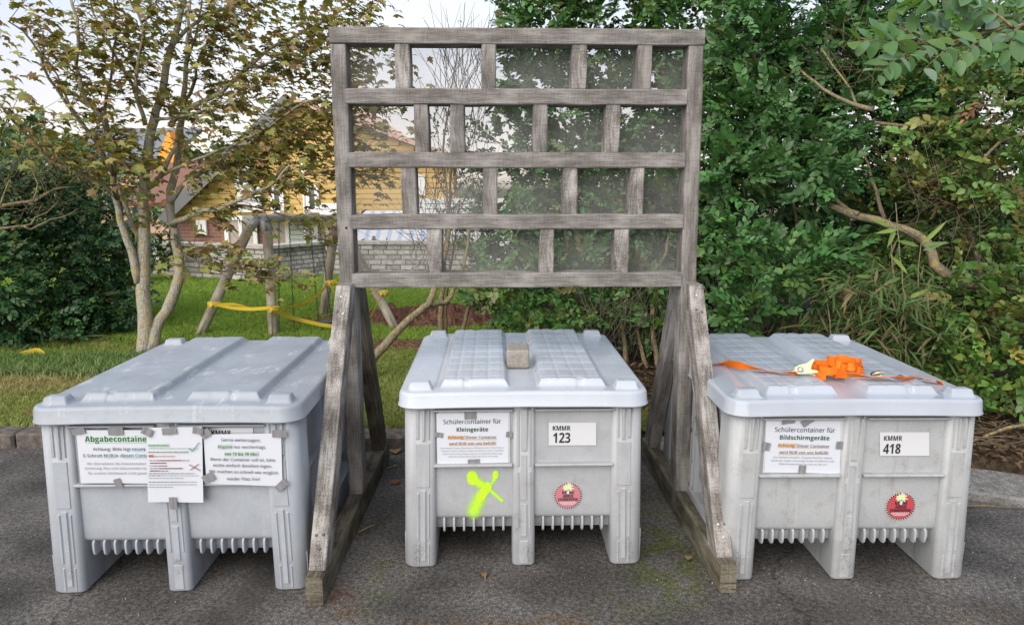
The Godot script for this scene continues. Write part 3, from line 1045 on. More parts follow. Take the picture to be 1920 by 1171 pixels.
func lid_shape() -> ArrayMesh:
	var nx := 190
	var zs := []
	var rad := 0.065
	for i in 9: zs.append(LL - rad + rad * cos(PI * 0.5 * i / 8.0))
	var inner := 170
	for i in range(1, inner): zs.append(LL - rad - (2 * LL - 2 * rad) * i / inner)
	for i in 9: zs.append(-LL + rad - rad * sin(PI * 0.5 * i / 8.0))
	var nz := zs.size()
	var y := TOP + 0.068
	var P := []
	for j in nz:
		var z: float = zs[j]
		var over := maxf(0.0, absf(z) - (LL - rad))
		var w := LW - rad + sqrt(maxf(0.0, rad * rad - over * over))
		var row := PackedVector3Array()
		for i in nx + 1:
			var x := lerpf(-w, w, float(i) / nx)
			row.append(Vector3(x, y + lid_height(x, z), z - DEEP * 0.5))
		P.append(row)
	var st := begin(true)
	var uvof := func(p: Vector3) -> Vector2: return Vector2(p.x / (LW * 2) + 0.5, (p.z + DEEP * 0.5) / (LL * 2) + 0.5)
	for j in nz - 1:
		for i in nx:
			var q := [P[j + 1][i], P[j + 1][i + 1], P[j][i + 1], P[j][i]]
			quad_uv(st, q, [uvof.call(q[0]), uvof.call(q[1]), uvof.call(q[2]), uvof.call(q[3])])
	# rim: round the edge and hang the skirt
	var loop := []
	for i in nx + 1: loop.append(P[0][i])
	for j in range(1, nz): loop.append(P[j][nx])
	for i in range(1, nx + 1): loop.append(P[nz - 1][nx - i])
	for j in range(1, nz - 1): loop.append(P[nz - 1 - j][0])
	var n := loop.size()
	var out := []
	for i in n:
		var t: Vector3 = loop[(i + 3) % n] - loop[(i - 3 + n) % n]
		out.append(Vector3(t.z, 0, -t.x).normalized() * -1.0)
	var prof := [Vector2(0, 0), Vector2(0.006, -0.002), Vector2(0.011, -0.007), Vector2(0.014, -0.014), Vector2(0.017, -0.055), Vector2(0.021, -0.060), Vector2(0.021, -0.064), Vector2(0.012, -0.065), Vector2(0.008, -0.02)]
	for k in prof.size() - 1:
		for i in n:
			var j := (i + 1) % n
			var c := []
			for e in [[i, k], [j, k], [j, k + 1], [i, k + 1]]:
				var p: Vector3 = loop[e[0]] + out[e[0]] * prof[e[1]].x + Vector3(0, prof[e[1]].y, 0)
				c.append(p)
			quad_uv(st, c, [uvof.call(c[0]), uvof.call(c[1]), uvof.call(c[2]) + Vector2(0, 0.05), uvof.call(c[3]) + Vector2(0, 0.05)])
	return done(st)

func container(label: String, where: Vector3, turn: float, body: Material, lid: Material, tall := 1.0) -> Node3D:
	var b := thing("pallet_container", label, "container", where, turn, "plastic containers in a row")
	b.scale = Vector3(1, tall, 1)
	var back := Transform3D(Basis(Vector3.UP, PI), Vector3(0, 0, -DEEP))
	for xf in [Transform3D.IDENTITY, back]:
		for k in ["post-1", "post1"]: put("corner_post", box_meshes[k], body, b, xf)
		put("centre_post", box_meshes.mid, body, b, xf)
		for s in [-1, 1]:
			var off: Transform3D = xf * Transform3D(Basis.IDENTITY, Vector3(s * 0.2135, 0, 0))
			var w := put("wall_panel", box_meshes.wall, body, b, off)
			put("ledge", box_meshes.ledge, body, w, Transform3D(Basis.IDENTITY, Vector3(0, 0.458, 0.004)))
			put("lip", box_meshes.lip, body, w, Transform3D(Basis.IDENTITY, Vector3(0, 0.699, 0.004)))
			if xf == back: continue
			for i in 7: put("rib", box_meshes.rib, body, w, Transform3D(Basis.IDENTITY, Vector3(-0.128 + 0.0425 * i, 0, 0)))
	for s in [-1, 1]:
		# the long sides: two recessed walls with a post between them
		var bas := Basis(Vector3.UP, s * PI * 0.5)
		put("side_post", box_meshes.mid, body, b, Transform3D(bas, Vector3(s * (HALF - 0.012), 0, -DEEP * 0.5)))
		for k in [-1, 1]:
			var w := put("side_panel", box_meshes.side, body, b, Transform3D(bas, Vector3(s * (HALF - 0.014), 0, -DEEP * 0.5 + k * 0.246)))
			put("ledge", box_meshes.side_ledge, body, w, Transform3D(Basis.IDENTITY, Vector3(0, 0.458, 0.004)))
		put("runner", box_meshes.runner_outer, body, b, Transform3D(Basis.IDENTITY, Vector3(s * 0.447, 0, 0)))
	put("runner", box_meshes.runner_mid, body, b)
	put("base_plate", box_meshes.floor, body, b)
	put("inner_deck", box_meshes.deck, body, b)
	for k in (2 if body == M.bin_left else 8):
		# rubbed dirt on the posts and feet
		var px: float = [-0.447, 0.0, 0.447][k % 3] + rng.randf_range(-0.03, 0.03)
		var py: float = rng.randf_range(0.035, 0.12) if k < 7 else rng.randf_range(0.15, 0.6)
		var hx := rng.randf_range(0.018, 0.04)
		var hy := rng.randf_range(0.03, 0.07) if k < 7 else rng.randf_range(0.05, 0.11)
		hy = minf(hy, py - 0.004)
		var sst := begin()
		quad_uv(sst, [tp(Vector3(px - hx, py + hy, 0.0085)), tp(Vector3(px + hx, py + hy, 0.0085)), tp(Vector3(px + hx, py - hy, 0.0085)), tp(Vector3(px - hx, py - hy, 0.0085))], [Vector2(0, 0), Vector2(1, 0), Vector2(1, 1), Vector2(0, 1)])
		put("scuff", done(sst), M.scuff, b)
	put("lid", box_meshes.lid_plain if lid == M.lid_left else box_meshes.lid, lid, b)
	return b

func sheet(called: String, label: String, cat: String, b: Node3D, tl: Vector2, tr: Vector2, br: Vector2, bl: Vector2, zl: float, mat: Material, bulge := 0.0, group := "") -> Node3D:
	# a sheet of paper fixed on a container's front, its corners sighted in the photograph
	var q := [on_face(b, tl.x, tl.y, zl), on_face(b, tr.x, tr.y, zl), on_face(b, br.x, br.y, zl), on_face(b, bl.x, bl.y, zl)]
	var c: Vector3 = (q[0] + q[1] + q[2] + q[3]) * 0.25
	var o := thing(called, label, cat, Vector3.ZERO, 0.0, group)
	o.transform = b.transform * Transform3D(Basis.IDENTITY, c)
	var st := begin(true)
	var n := 10
	var m := 4
	for side in 2:
		for i in n:
			for j in m:
				var p := []
				for e in [[i, j], [i + 1, j], [i + 1, j + 1], [i, j + 1]]:
					var u: float = float(e[0]) / n
					var v: float = float(e[1]) / m
					var w: Vector3 = (q[0] as Vector3).lerp(q[1], u).lerp((q[3] as Vector3).lerp(q[2], u), v) - c
					w.z = bulge * (sin(PI * u) * sin(PI * v) * 0.6 + 0.35 * sin(u * 5.0 + v * 3.0)) - (0.0006 if side == 1 else 0.0)
					p.append(w)
				if side == 0: quad(st, p[0], p[1], p[2], p[3])
				else: quad(st, p[3], p[2], p[1], p[0])
	put("sheet", done(st), mat, o)
	faces[o] = [b, zl, c, bulge]
	return o

var faces := {}
func spot(o: Node3D, px: float, py: float) -> Vector2:
	var f: Array = faces[o]
	var p: Vector3 = on_face(f[0], px, py, f[1]) - f[2]
	return Vector2(p.x, p.y)

func print_lines(o: Node3D, called: String, mat: Material, lines: Array, lift := 0.0016) -> void:
	# lines: [text, bold, px left, px right, py middle]
	var st := SurfaceTool.new()
	st.begin(Mesh.PRIMITIVE_TRIANGLES)
	var zz: float = lift + faces[o][3] * 0.95
	for l in lines:
		var a := spot(o, l[2], l[4])
		var b := spot(o, l[3], l[4] + (l[5] if l.size() > 5 else 0.0))
		letters(st, l[0], l[1], a.x, b.x, (a.y + b.y) * 0.5, zz, atan2(b.y - a.y, b.x - a.x), l[6] if l.size() > 6 else 1.0)
	put(called, st.commit(), mat, o)

func marks(o: Node3D, called: String, mat: Material, rects: Array, lift := 0.0008) -> void:
	var st := begin()
	var zz: float = lift + faces[o][3] * 0.95
	for r in rects:
		var a := spot(o, r[0], r[1])
		var b := spot(o, r[2], r[3])
		flat_rect(st, a.x, b.x, b.y, a.y, zz)
	put(called, done(st), mat, o)

func tape_strip(o: Node3D, px: float, py: float, w: float, h: float, turn: float, lift := 0.003) -> void:
	var p := spot(o, px, py)
	var st := begin(true)
	var n := 5
	var bas := Basis(Vector3(0, 0, 1), turn)
	var zz: float = lift + faces[o][3] * 0.8
	for i in n:
		var c := []
		for e in [[i, 1], [i + 1, 1], [i + 1, 0], [i, 0]]:
			var u: float = float(e[0]) / n
			c.append(bas * Vector3((u - 0.5) * w, (e[1] - 0.5) * h + rng.randf_range(-0.0006, 0.0006), sin(u * 9.0 + px) * 0.0012) + Vector3(p.x, p.y, zz))
		quad(st, c[0], c[1], c[2], c[3])
	put("tape", done(st), M.duct, o)

func small_print(o: Node3D, mat: Material, lines: Array) -> void:
	# print too small to read: words as short bars
	var st := begin()
	var zz: float = 0.0016 + faces[o][3] * 0.95
	for l in lines:
		var x: float = l[0]
		while x < l[1]:
			var w := rng.randf_range(2.5, 8.0)
			var a := spot(o, x, l[2] - 0.5)
			var b := spot(o, minf(x + w, l[1]), l[2] + 0.5)
			flat_rect(st, a.x, b.x, b.y, a.y, zz)
			x += w + 1.2
	put("fine_print", done(st), mat, o).set_meta("kind", "stuff")

func battery_sticker(b: Node3D, px: float, py: float, r: float, zl: float, red: Material, label: String) -> void:
	var c := on_face(b, px, py, zl)
	var o := thing("warning_sticker", label, "sticker", Vector3.ZERO, 0.0, "round battery warning stickers")
	o.transform = b.transform * Transform3D(Basis.IDENTITY, c)
	faces[o] = [b, zl, c, 0.0]
	var fan := func(n: int, rad: Callable, z: float, y0: float, mat: Material, called: String) -> void:
		var st := begin()
		for i in n:
			var a0 := TAU * i / n
			var a1 := TAU * (i + 1) / n
			vtx(st, Vector3(0, y0, z))
			vtx(st, Vector3(sin(a0) * rad.call(i), y0 + cos(a0) * rad.call(i), z))
			vtx(st, Vector3(sin(a1) * rad.call(i + 1), y0 + cos(a1) * rad.call(i + 1), z))
		put(called, done(st), mat, o)
	fan.call(72, func(_i): return r, 0.0, 0.0, M.sticker_cream, "border")
	fan.call(64, func(_i): return r * 0.925, 0.0012, 0.0, red, "disc")
	var st := begin()
	for i in 36:
		var a0 := TAU * i / 36
		var a1 := a0 + TAU / 36 * 0.55
		quad(st, Vector3(sin(a0) * r * 0.995, cos(a0) * r * 0.995, 0.0014), Vector3(sin(a1) * r * 0.995, cos(a1) * r * 0.995, 0.0014), Vector3(sin(a1) * r * 0.9, cos(a1) * r * 0.9, 0.0014), Vector3(sin(a0) * r * 0.9, cos(a0) * r * 0.9, 0.0014))
	put("dashes", done(st), M.black, o)
	fan.call(22, func(i): return r * ([0.46, 0.27][i % 2] + 0.06 * sin(i * 2.3)), 0.0020, r * 0.60, M.sticker_cream, "burst")
	fan.call(14, func(i): return r * ([0.24, 0.17][i % 2]), 0.0026, r * 0.60, M.sticker_lime, "flash")
	st = begin()
	flat_rect(st, -r * 0.10, r * 0.10, r * 0.10, r * 0.46, 0.0032)
	put("battery_picture", done(st), M.label_white, o)
	st = begin()
	for e in [[-0.10, -0.075, 0.10, 0.46], [0.075, 0.10, 0.10, 0.46], [-0.10, 0.10, 0.435, 0.46], [-0.10, 0.10, 0.10, 0.125], [-0.03, 0.03, 0.46, 0.5]]: flat_rect(st, r * e[0], r * e[1], r * e[2], r * e[3], 0.0036)
	put("battery_outline", done(st), M.black, o)
	var lt := SurfaceTool.new()
	lt.begin(Mesh.PRIMITIVE_TRIANGLES)
	letters(lt, "KE", true, -r * 0.42, -r * 0.12, r * 0.27, 0.0040, 0.0, 1.25)
	letters(lt, "NE", true, r * 0.12, r * 0.42, r * 0.27, 0.0040, 0.0, 1.25)
	letters(lt, "AKKUS", true, -r * 0.38, r * 0.38, -r * 0.02, 0.0040, 0.0, 1.3)
	letters(lt, "EINWERFEN!", true, -r * 0.70, r * 0.70, -r * 0.29, 0.0040, 0.0, 1.35)
	put("lettering", lt.commit(), M.black, o)
	st = begin()
	for e in [[-0.62, 0.62, -0.47], [-0.56, 0.58, -0.56], [-0.42, 0.40, -0.66]]:
		var x: float = e[0]
		while x < e[1]:
			var w := rng.randf_range(0.06, 0.16)
			flat_rect(st, r * x, r * minf(x + w, e[1]), r * (e[2] - 0.025), r * (e[2] + 0.025), 0.0016)
			x += w + 0.03
	put("fine_print", done(st), M.label_white, o).set_meta("kind", "stuff")

func number_label(b: Node3D, tl: Vector2, br: Vector2, zl: float, label: String, lines: Array) -> Node3D:
	var o := sheet("number_label", label, "label", b, tl, Vector2(br.x, tl.y), br, Vector2(tl.x, br.y), zl, M.label_white, 0.0, "white number labels")
	print_lines(o, "lettering", M.black, lines, 0.0014)
	return o

func posters(left: Node3D, mid: Node3D, right: Node3D) -> void:
	var o: Node3D
	# ---- left container: three sheets and a label almost covered
	o = number_label(left, Vector2(393, 801.5), Vector2(474, 845), -0.0225, "white number label mostly hidden behind the sheet about spreading the word", [["KMMR", true, 396, 433, 811, 0.0, 1.15]])
	o = sheet("notice", "white landscape notice headed Abgabecontainer in green, partly covered by an upright sheet", "notice", left, Vector2(142, 806), Vector2(300, 806), Vector2(303, 906), Vector2(151, 905.5), 0.004, M.paper, 0.0025, "paper notices taped to containers")
	marks(o, "highlighter", M.mark_green, [[159, 818, 282, 829]])
	marks(o, "highlighter", M.mark_blue, [[194, 850.5, 214, 857.5], [247, 838.5, 271, 845], [228, 850.5, 291, 857.5]])
	print_lines(o, "heading", M.ink_green, [["Abgabecontainer", true, 159.4, 281.6, 823.5]])
	print_lines(o, "lettering", M.ink, [["Achtung: Bitte legt neuen", false, 174.5, 271, 841.6], ["E-Schrott NUR in diesen Container", false, 156.7, 293, 853]])
	print_lines(o, "small_lettering", M.ink_grey, [["Wir übernehmen die Dokumentation", false, 163, 273, 868], ["Sortierung. Was nicht dokumentiert ist", false, 159, 274.5, 877.3], ["für unseren Wettbewerb nicht gewertet", false, 165, 284, 886.5]])
	tape_strip(o, 217, 807, 0.058, 0.034, 0.0)
	tape_strip(o, 148, 807, 0.05, 0.024, 0.15, 0.006)
	tape_strip(o, 222, 905, 0.026, 0.04, 0.25)
	o = sheet("notice", "white sheet with green tick and red cross lists, hanging upright over the centre post", "notice", left, Vector2(274.5, 801), Vector2(378, 800), Vector2(381, 941.5), Vector2(277, 941), 0.0145, M.paper, 0.004, "paper notices taped to containers")
	marks(o, "highlighter", M.mark_green, [[278, 831, 317, 837], [278, 844.5, 352, 847.5]])
	marks(o, "red_marker", M.pen_red, [[279, 851.5, 288, 856], [295, 861.4, 340, 862.8], [281, 866.4, 312, 867.8], [298, 871.4, 313, 872.8], [298, 876.4, 343, 877.8], [281, 880.4, 297, 881.8]])
	print_lines(o, "lettering", M.ink_green, [["Gesammelt werden:", true, 278.6, 316, 833.6]], 0.0022)
	print_lines(o, "red_lettering", M.pen_red, [["Nicht gesammelt werden:", true, 279, 329, 854.2]], 0.0022)
	small_print(o, M.ink, [[278, 352, 846.3], [280, 355, 862], [282, 312, 866.5], [280, 314, 872], [281, 342, 876.8], [281, 316, 881.7], [279, 365, 886.4], [279, 302, 890.4], [279, 345, 902.2]])
	small_print(o, M.ink_grey, [[303, 372, 890.4], [279, 344, 895.2], [279, 369, 907.2], [279, 324, 911.7], [346, 369, 902.2], [279, 372, 839.6]])
	var st := begin()
	for e in [[355, 839, 361, 845], [361, 845, 374, 828]]: stroke(st, spot(o, e[0], e[1]), spot(o, e[2], e[3]), 0.0032, 0.0024 + 0.0038)
	put("tick_mark", done(st), M.pen_green, o)
	st = begin()
	for e in [[355, 869.5, 376, 881], [357, 880, 373, 868.5]]: stroke(st, spot(o, e[0], e[1]), spot(o, e[2], e[3]), 0.003, 0.0024 + 0.0038)
	put("cross_mark", done(st), M.pen_red, o)
	tape_strip(o, 318, 807, 0.056, 0.028, 0.06)
	tape_strip(o, 277, 808, 0.042, 0.03, -0.5, 0.005)
	tape_strip(o, 372, 806, 0.04, 0.026, -0.15, 0.004)
	tape_strip(o, 325, 942, 0.03, 0.05, 0.0)
	o = sheet("notice", "white landscape notice asking to spread the word about weekday drop-off hours", "notice", left, Vector2(381, 814), Vector2(526.5, 812), Vector2(529.5, 911), Vector2(387, 907), 0.0075, M.paper, 0.003, "paper notices taped to containers")
	marks(o, "highlighter", M.mark_green, [[408, 832, 435, 841], [421, 846, 484, 854]])
	print_lines(o, "lettering", M.ink, [["Gerne weitersagen:", false, 415, 488, 824.2, 1.0], ["Abgabe nur wochentags", false, 408, 497, 837, 0.8], ["von 13 bis 19 Uhr.", true, 421, 484, 849.6, 0.8], ["Wenn der Container voll ist, bitte", false, 394, 516, 860, 2.0], ["nichts einfach daneben legen.", false, 400, 510, 871.6, 2.0], ["Wir machen so schnell wie möglich", false, 392, 521, 883, 3.0], ["wieder Platz frei!", false, 425, 487, 896, 1.0]])
	tape_strip(o, 524, 812, 0.055, 0.03, 0.0)
	tape_strip(o, 386, 811, 0.04, 0.03, 0.6, 0.006)
	tape_strip(o, 392, 894, 0.046, 0.034, 0.5, 0.006)
	tape_strip(o, 528, 909, 0.05, 0.03, 0.75)
	# ---- middle container
	o = sheet("notice", "white laminated notice headed Schülercontainer für Kleingeräte, above the spray-painted mark", "notice", mid, Vector2(818, 775), Vector2(953.5, 772), Vector2(953, 866.5), Vector2(820, 869.5), -0.0185, M.paper, 0.0015, "paper notices taped to containers")
	marks(o, "plastic_sleeve", M.sleeve, [[821, 770, 956.5, 867]], -0.003)
	marks(o, "highlighter", M.mark_orange, [[839, 816, 872, 823]])
	marks(o, "highlighter", M.mark_orange, [[872, 822.3, 931, 823.6], [842, 832.5, 930, 833.8]])
	print_lines(o, "heading", M.ink, [["Schülercontainer für", false, 831, 939, 790, -1.6], ["Achtung: Dieser Container", false, 840, 931, 820, -0.8], ["wird NUR von uns befüllt!", false, 842, 930, 830.8, -1.2]])
	print_lines(o, "green_heading", M.ink_green, [["Kleingeräte", true, 856, 915, 805.5, -0.5]])
	print_lines(o, "small_lettering", M.ink_grey, [["(Zum Beispiel: Toaster, Wasserkocher, Kaffeemaschinen, Föhne, Rasierer,", false, 826, 945, 839.8, -1.4], ["Tastaturen, Mäuse, Telefone, Handys, Smartphones, Router, Festplatten,", false, 827, 945, 845, -1.2], ["kleine Drucker, Kabel, Radios, Kameras und elektrische Werkzeuge -", false, 830, 943, 850.4, -1.0], ["sofern keine äußere Abmessung mehr als 50 cm beträgt)", false, 840, 933, 855.4, -0.8]])
	tape_strip(o, 882, 776.5, 0.05, 0.04, 0.03)
	tape_strip(o, 823, 814.5, 0.034, 0.021, -0.12)
	tape_strip(o, 956, 814, 0.032, 0.024, -0.15)
	tape_strip(o, 888.5, 865.5, 0.05, 0.026, 0.03)
	number_label(mid, Vector2(1029, 792), Vector2(1118, 834.5), -0.0225, "white label reading KMMR 123 on the container with a stone on its lid", [["KMMR", true, 1036.5, 1069.5, 802, 0.0, 1.15], ["123", true, 1037, 1069.5, 820, 0.0, 1.3]])
	battery_sticker(mid, 1065, 928.5, 0.0595, -0.024, M.sticker_pink, "faded pink-red round battery warning sticker on the container with a stone on its lid")
	# the sprayed mark
	var a := on_face(mid, 860, 878, -0.0235)
	var b := on_face(mid, 952, 976, -0.0235)
	var sp := thing("spray_mark", "neon yellow-green sprayed cross mark below the small appliance notice", "paint mark", Vector3.ZERO)
	sp.transform = mid.transform * Transform3D(Basis.IDENTITY, (a + b) * 0.5)
	st = begin()
	var h := (b - a) * 0.5
	quad_uv(st, [Vector3(-h.x, -h.y, 0), Vector3(h.x, -h.y, 0), Vector3(h.x, h.y, 0), Vector3(-h.x, h.y, 0)], [Vector2(0, 0), Vector2(1, 0), Vector2(1, 1), Vector2(0, 1)])
	put("paint", done(st), M.spray, sp)
	# ---- right container
	o = sheet("notice", "white laminated notice headed Schülercontainer für Bildschirmgeräte with four tape strips", "notice", right, Vector2(1437.5, 784), Vector2(1577, 788), Vector2(1575, 887.5), Vector2(1433.5, 884.5), -0.0185, M.paper, 0.0015, "paper notices taped to containers")
	marks(o, "plastic_sleeve", M.sleeve, [[1437, 781.5, 1580, 886]], -0.003)
	marks(o, "highlighter", M.mark_orange, [[1459, 830.5, 1493, 838.5]])
	marks(o, "highlighter", M.mark_orange, [[1493, 838, 1555, 839.4], [1460, 850, 1553, 851.3]])
	print_lines(o, "heading", M.ink, [["Schülercontainer für", false, 1453, 1566, 804, 1.6], ["Achtung: Dieser Container", false, 1459, 1555, 834.6, 2.0], ["wird NUR von uns befüllt!", false, 1461, 1553, 846.6, 1.4]])
	print_lines(o, "green_heading", M.ink_green, [["Bildschirmgeräte", true, 1462, 1555, 820, 1.6]])
	print_lines(o, "small_lettering", M.ink_grey, [["(Zum Beispiel: Fernseher, Computer-Monitore, Laptops,", false, 1450, 1561, 856.4, 1.6], ["Notebooks, Tablets und sonstige Geräte mit Bildschirm bzw.", false, 1446, 1565, 862.6, 1.6], ["Bildschirmoberfläche von mehr als 100 cm²)", false, 1461, 1550, 868.8, 1.6]])
	tape_strip(o, 1478, 787, 0.054, 0.03, 0.12)
	tape_strip(o, 1514, 789, 0.052, 0.028, 0.6)
	tape_strip(o, 1578, 834, 0.046, 0.032, -0.05)
	tape_strip(o, 1437, 836, 0.03, 0.034, -0.2)
	tape_strip(o, 1504, 880, 0.03, 0.04, -0.04)
	number_label(right, Vector2(1650.5, 810), Vector2(1743, 854), -0.0225, "white label reading KMMR 418 on the container with the orange strap", [["KMMR", true, 1658, 1692, 821, 0.0, 1.15], ["418", true, 1656.5, 1689, 840.5, 0.0, 1.3]])
	battery_sticker(right, 1689, 948.5, 0.0605, -0.024, M.sticker_red, "bright red round battery warning sticker on the strapped container")
# ------------------------------------------------------------------ the oak screen
func beam_mesh(p0: Vector3, p1: Vector3, a: Vector3, b: Vector3, seed_u: float, warp := 0.0007, bev := 0.004) -> ArrayMesh:
	# a sawn beam from p0 to p1 whose cross-section spans +-a and +-b (half vectors)
	var st := begin()
	var n := int(maxf(2, ceil(p0.distance_to(p1) / 0.11)))
	var al := a.length()
	var bl := b.length()
	var an := a / al
	var bn := b / bl
	var d := (p1 - p0).normalized()
	if an.cross(bn).dot(d) < 0: bn = -bn
	var rings := []
	var e := bev * rng.randf_range(0.8, 1.5)
	for i in n + 1:
		var t := float(i) / n
		var c := p0.lerp(p1, t) + (an * rng.randfn() + bn * rng.randfn()) * warp * (0.0 if i == 0 or i == n else 1.0)
		var k := 0.0015 if i == 0 or i == n else 0.0
		var x := al - k
		var y := bl - k
		var r := PackedVector3Array()
		for q in [[x, -y + e], [x, y - e], [x - e, y], [-x + e, y], [-x, y - e], [-x, -y + e], [-x + e, -y], [x - e, -y]]: r.append(c + an * q[0] + bn * q[1])
		rings.append(r)
	loft(st, rings, true, 0.3, seed_u)
	return done(st)

func screen() -> void:
	var o := thing("wooden_screen", "weathered grey oak lattice screen with wire mesh on two braced side frames", "screen", Vector3(0.0365, 0, -3.3275), 0.0216)
	var H := 0.035
	var D := 0.056
	var X := Vector3(1, 0, 0)
	var Z := Vector3(0, 0, 1)
	var Y := Vector3(0, 1, 0)
	var pick := func() -> StandardMaterial3D: return M.oak[rng.randi() % 2]
	var rnd := func() -> float: return rng.randf_range(0, 5)
	# in these axes z = 0 is the front face of the lattice
	var xl := -0.807
	var xr0 := 0.810
	var xr1 := 0.788
	put("post", beam_mesh(Vector3(xl, 0.126, -D), Vector3(xl, 2.237, -D), X * H, Z * D, rnd.call()), M.oak[0], o)
	put("post", beam_mesh(Vector3(xr0, 0.126, -D), Vector3(xr1, 2.236, -D), X * H, Z * D, rnd.call()), M.oak[1], o)
	put("top_beam", beam_mesh(Vector3(xl - 0.036, 2.2745, -D + 0.002), Vector3(xr1 + 0.035, 2.2715, -D + 0.002), Y * 0.034, Z * (D + 0.002), rnd.call()), M.oak[1], o)
	var rails := [2.0155, 1.7365, 1.4565, 1.185]
	for y in rails:
		var xr: float = lerpf(xr0, xr1, (y - 0.126) / 2.11) - H
		put("rail", beam_mesh(Vector3(xl + H - 0.012, y, -D + 0.0035), Vector3(xr - 0.001, y + rng.randf_range(-0.002, 0.002), -D + 0.0035), Y * 0.0345, Z * D, rnd.call()), pick.call(), o)
	var bays := [[2.2395, 2.0505], [1.9805, 1.772], [1.7015, 1.492], [1.4215, 1.220]]
	var slats := [[-0.524, -0.14, 0.265, 0.557], [-0.446, -0.283, 0.092, 0.421], [-0.509, -0.136, 0.233, 0.540], [-0.397, 0.127, 0.477]]
	for r in 4:
		for x in slats[r]:
			var w := rng.randf_range(0.033, 0.0355)
			var tilt := rng.randf_range(-0.0018, 0.0018)
			put("slat", beam_mesh(Vector3(x - tilt, bays[r][1], -D + 0.001), Vector3(x + tilt, bays[r][0], -D + 0.001), X * w, Z * (D - rng.randf_range(0.0, 0.004)), rnd.call(), 0.0008), M.oak_rough if rng.randf() < 0.5 else pick.call(), o)
	# the fly mesh stapled on the back
	var st := begin()
	var x0 := xl - 0.02
	var x1 := xr1 + 0.02
	var pitch := 0.0046
	var zz := -2 * D - 0.003
	var w := 0.00085
	var k := 0
	var x := x0
	while x < x1:
		quad(st, Vector3(x, 2.29, zz), Vector3(x + w, 2.29, zz), Vector3(x + w, 1.16, zz), Vector3(x, 1.16, zz))
		x += pitch
		k += 1
	var y := 1.16
	while y < 2.29:
		quad(st, Vector3(x0, y + w, zz - 0.0012), Vector3(x1, y + w, zz - 0.0012), Vector3(x1, y, zz - 0.0012), Vector3(x0, y, zz - 0.0012))
		y += pitch
	put("wire_mesh", done(st), M.wire, o).set_meta("kind", "stuff")
	# side frames: base beam on the ground, front and back brace
	for s in [-1, 1]:
		var yaw := -0.0216 if s < 0 else 0.0145
		var base := Basis(Vector3.UP, yaw)
		var c := Vector3(xl if s < 0 else xr0, 0, -D)
		var f := base * Vector3(0, 0, 1)
		var sx := base * Vector3(1, 0, 0)
		var p0 := c + f * (0.815 if s < 0 else 0.755)
		var p1 := c - f * 0.72
		put("base_beam", beam_mesh(p1 + Y * 0.0635, p0 + Y * 0.0635, sx * 0.035, Y * 0.0625, rnd.call(), 0.001, 0.006), M.oak_dark if s < 0 else M.oak_mossy, o)
		var foot := c + f * (0.705 if s < 0 else 0.640) + Y * 0.126
		var head := c + f * (0.075) + Y * 1.172
		var fb := put("brace", beam_mesh(foot, head, sx * 0.0345, f * 0.062, rnd.call()), M.oak_rough, o)
		var foot2 := c - f * 0.60 + Y * 0.126
		var head2 := c - f * 0.118 + Y * 1.172
		put("brace", beam_mesh(foot2, head2, sx * 0.0345, f * 0.062, rnd.call()), M.oak_dark if s < 0 else M.oak[1], o)
		# screws
		var up := (head - foot).normalized()
		var nf := (sx.cross(up)).normalized()
		if nf.dot(f) < 0: nf = -nf
		var scr := begin(true)
		tube(scr, [Vector3.ZERO, Vector3(0, 0, 0.002)], [0.0062, 0.0055], 10)
		var sm := done(scr)
		for q in [[-0.014, 0.115], [0.014, 0.117], [0.003, 0.07], [-0.012, 0.94], [0.012, 0.93], [-0.004, 1.0]]:
			var along: float = q[1] / up.y
			var pos: Vector3 = foot + up * along + sx * q[0] + f * 0.0622
			put("screw", sm, M.dark_steel if rng.randf() < 0.4 else M.steel, fb, Transform3D(Basis(nf.cross(up).normalized() * -1.0, up, nf), pos))
	# two old bolt holes and a split in the posts
	var hole := begin(true)
	tube(hole, [Vector3.ZERO, Vector3(0, 0, 0.0012)], [0.006, 0.006], 9)
	put("bolt_hole", done(hole), M.black, o, Transform3D(Basis.IDENTITY, Vector3(xl + 0.006, 1.43, 0.0006)))

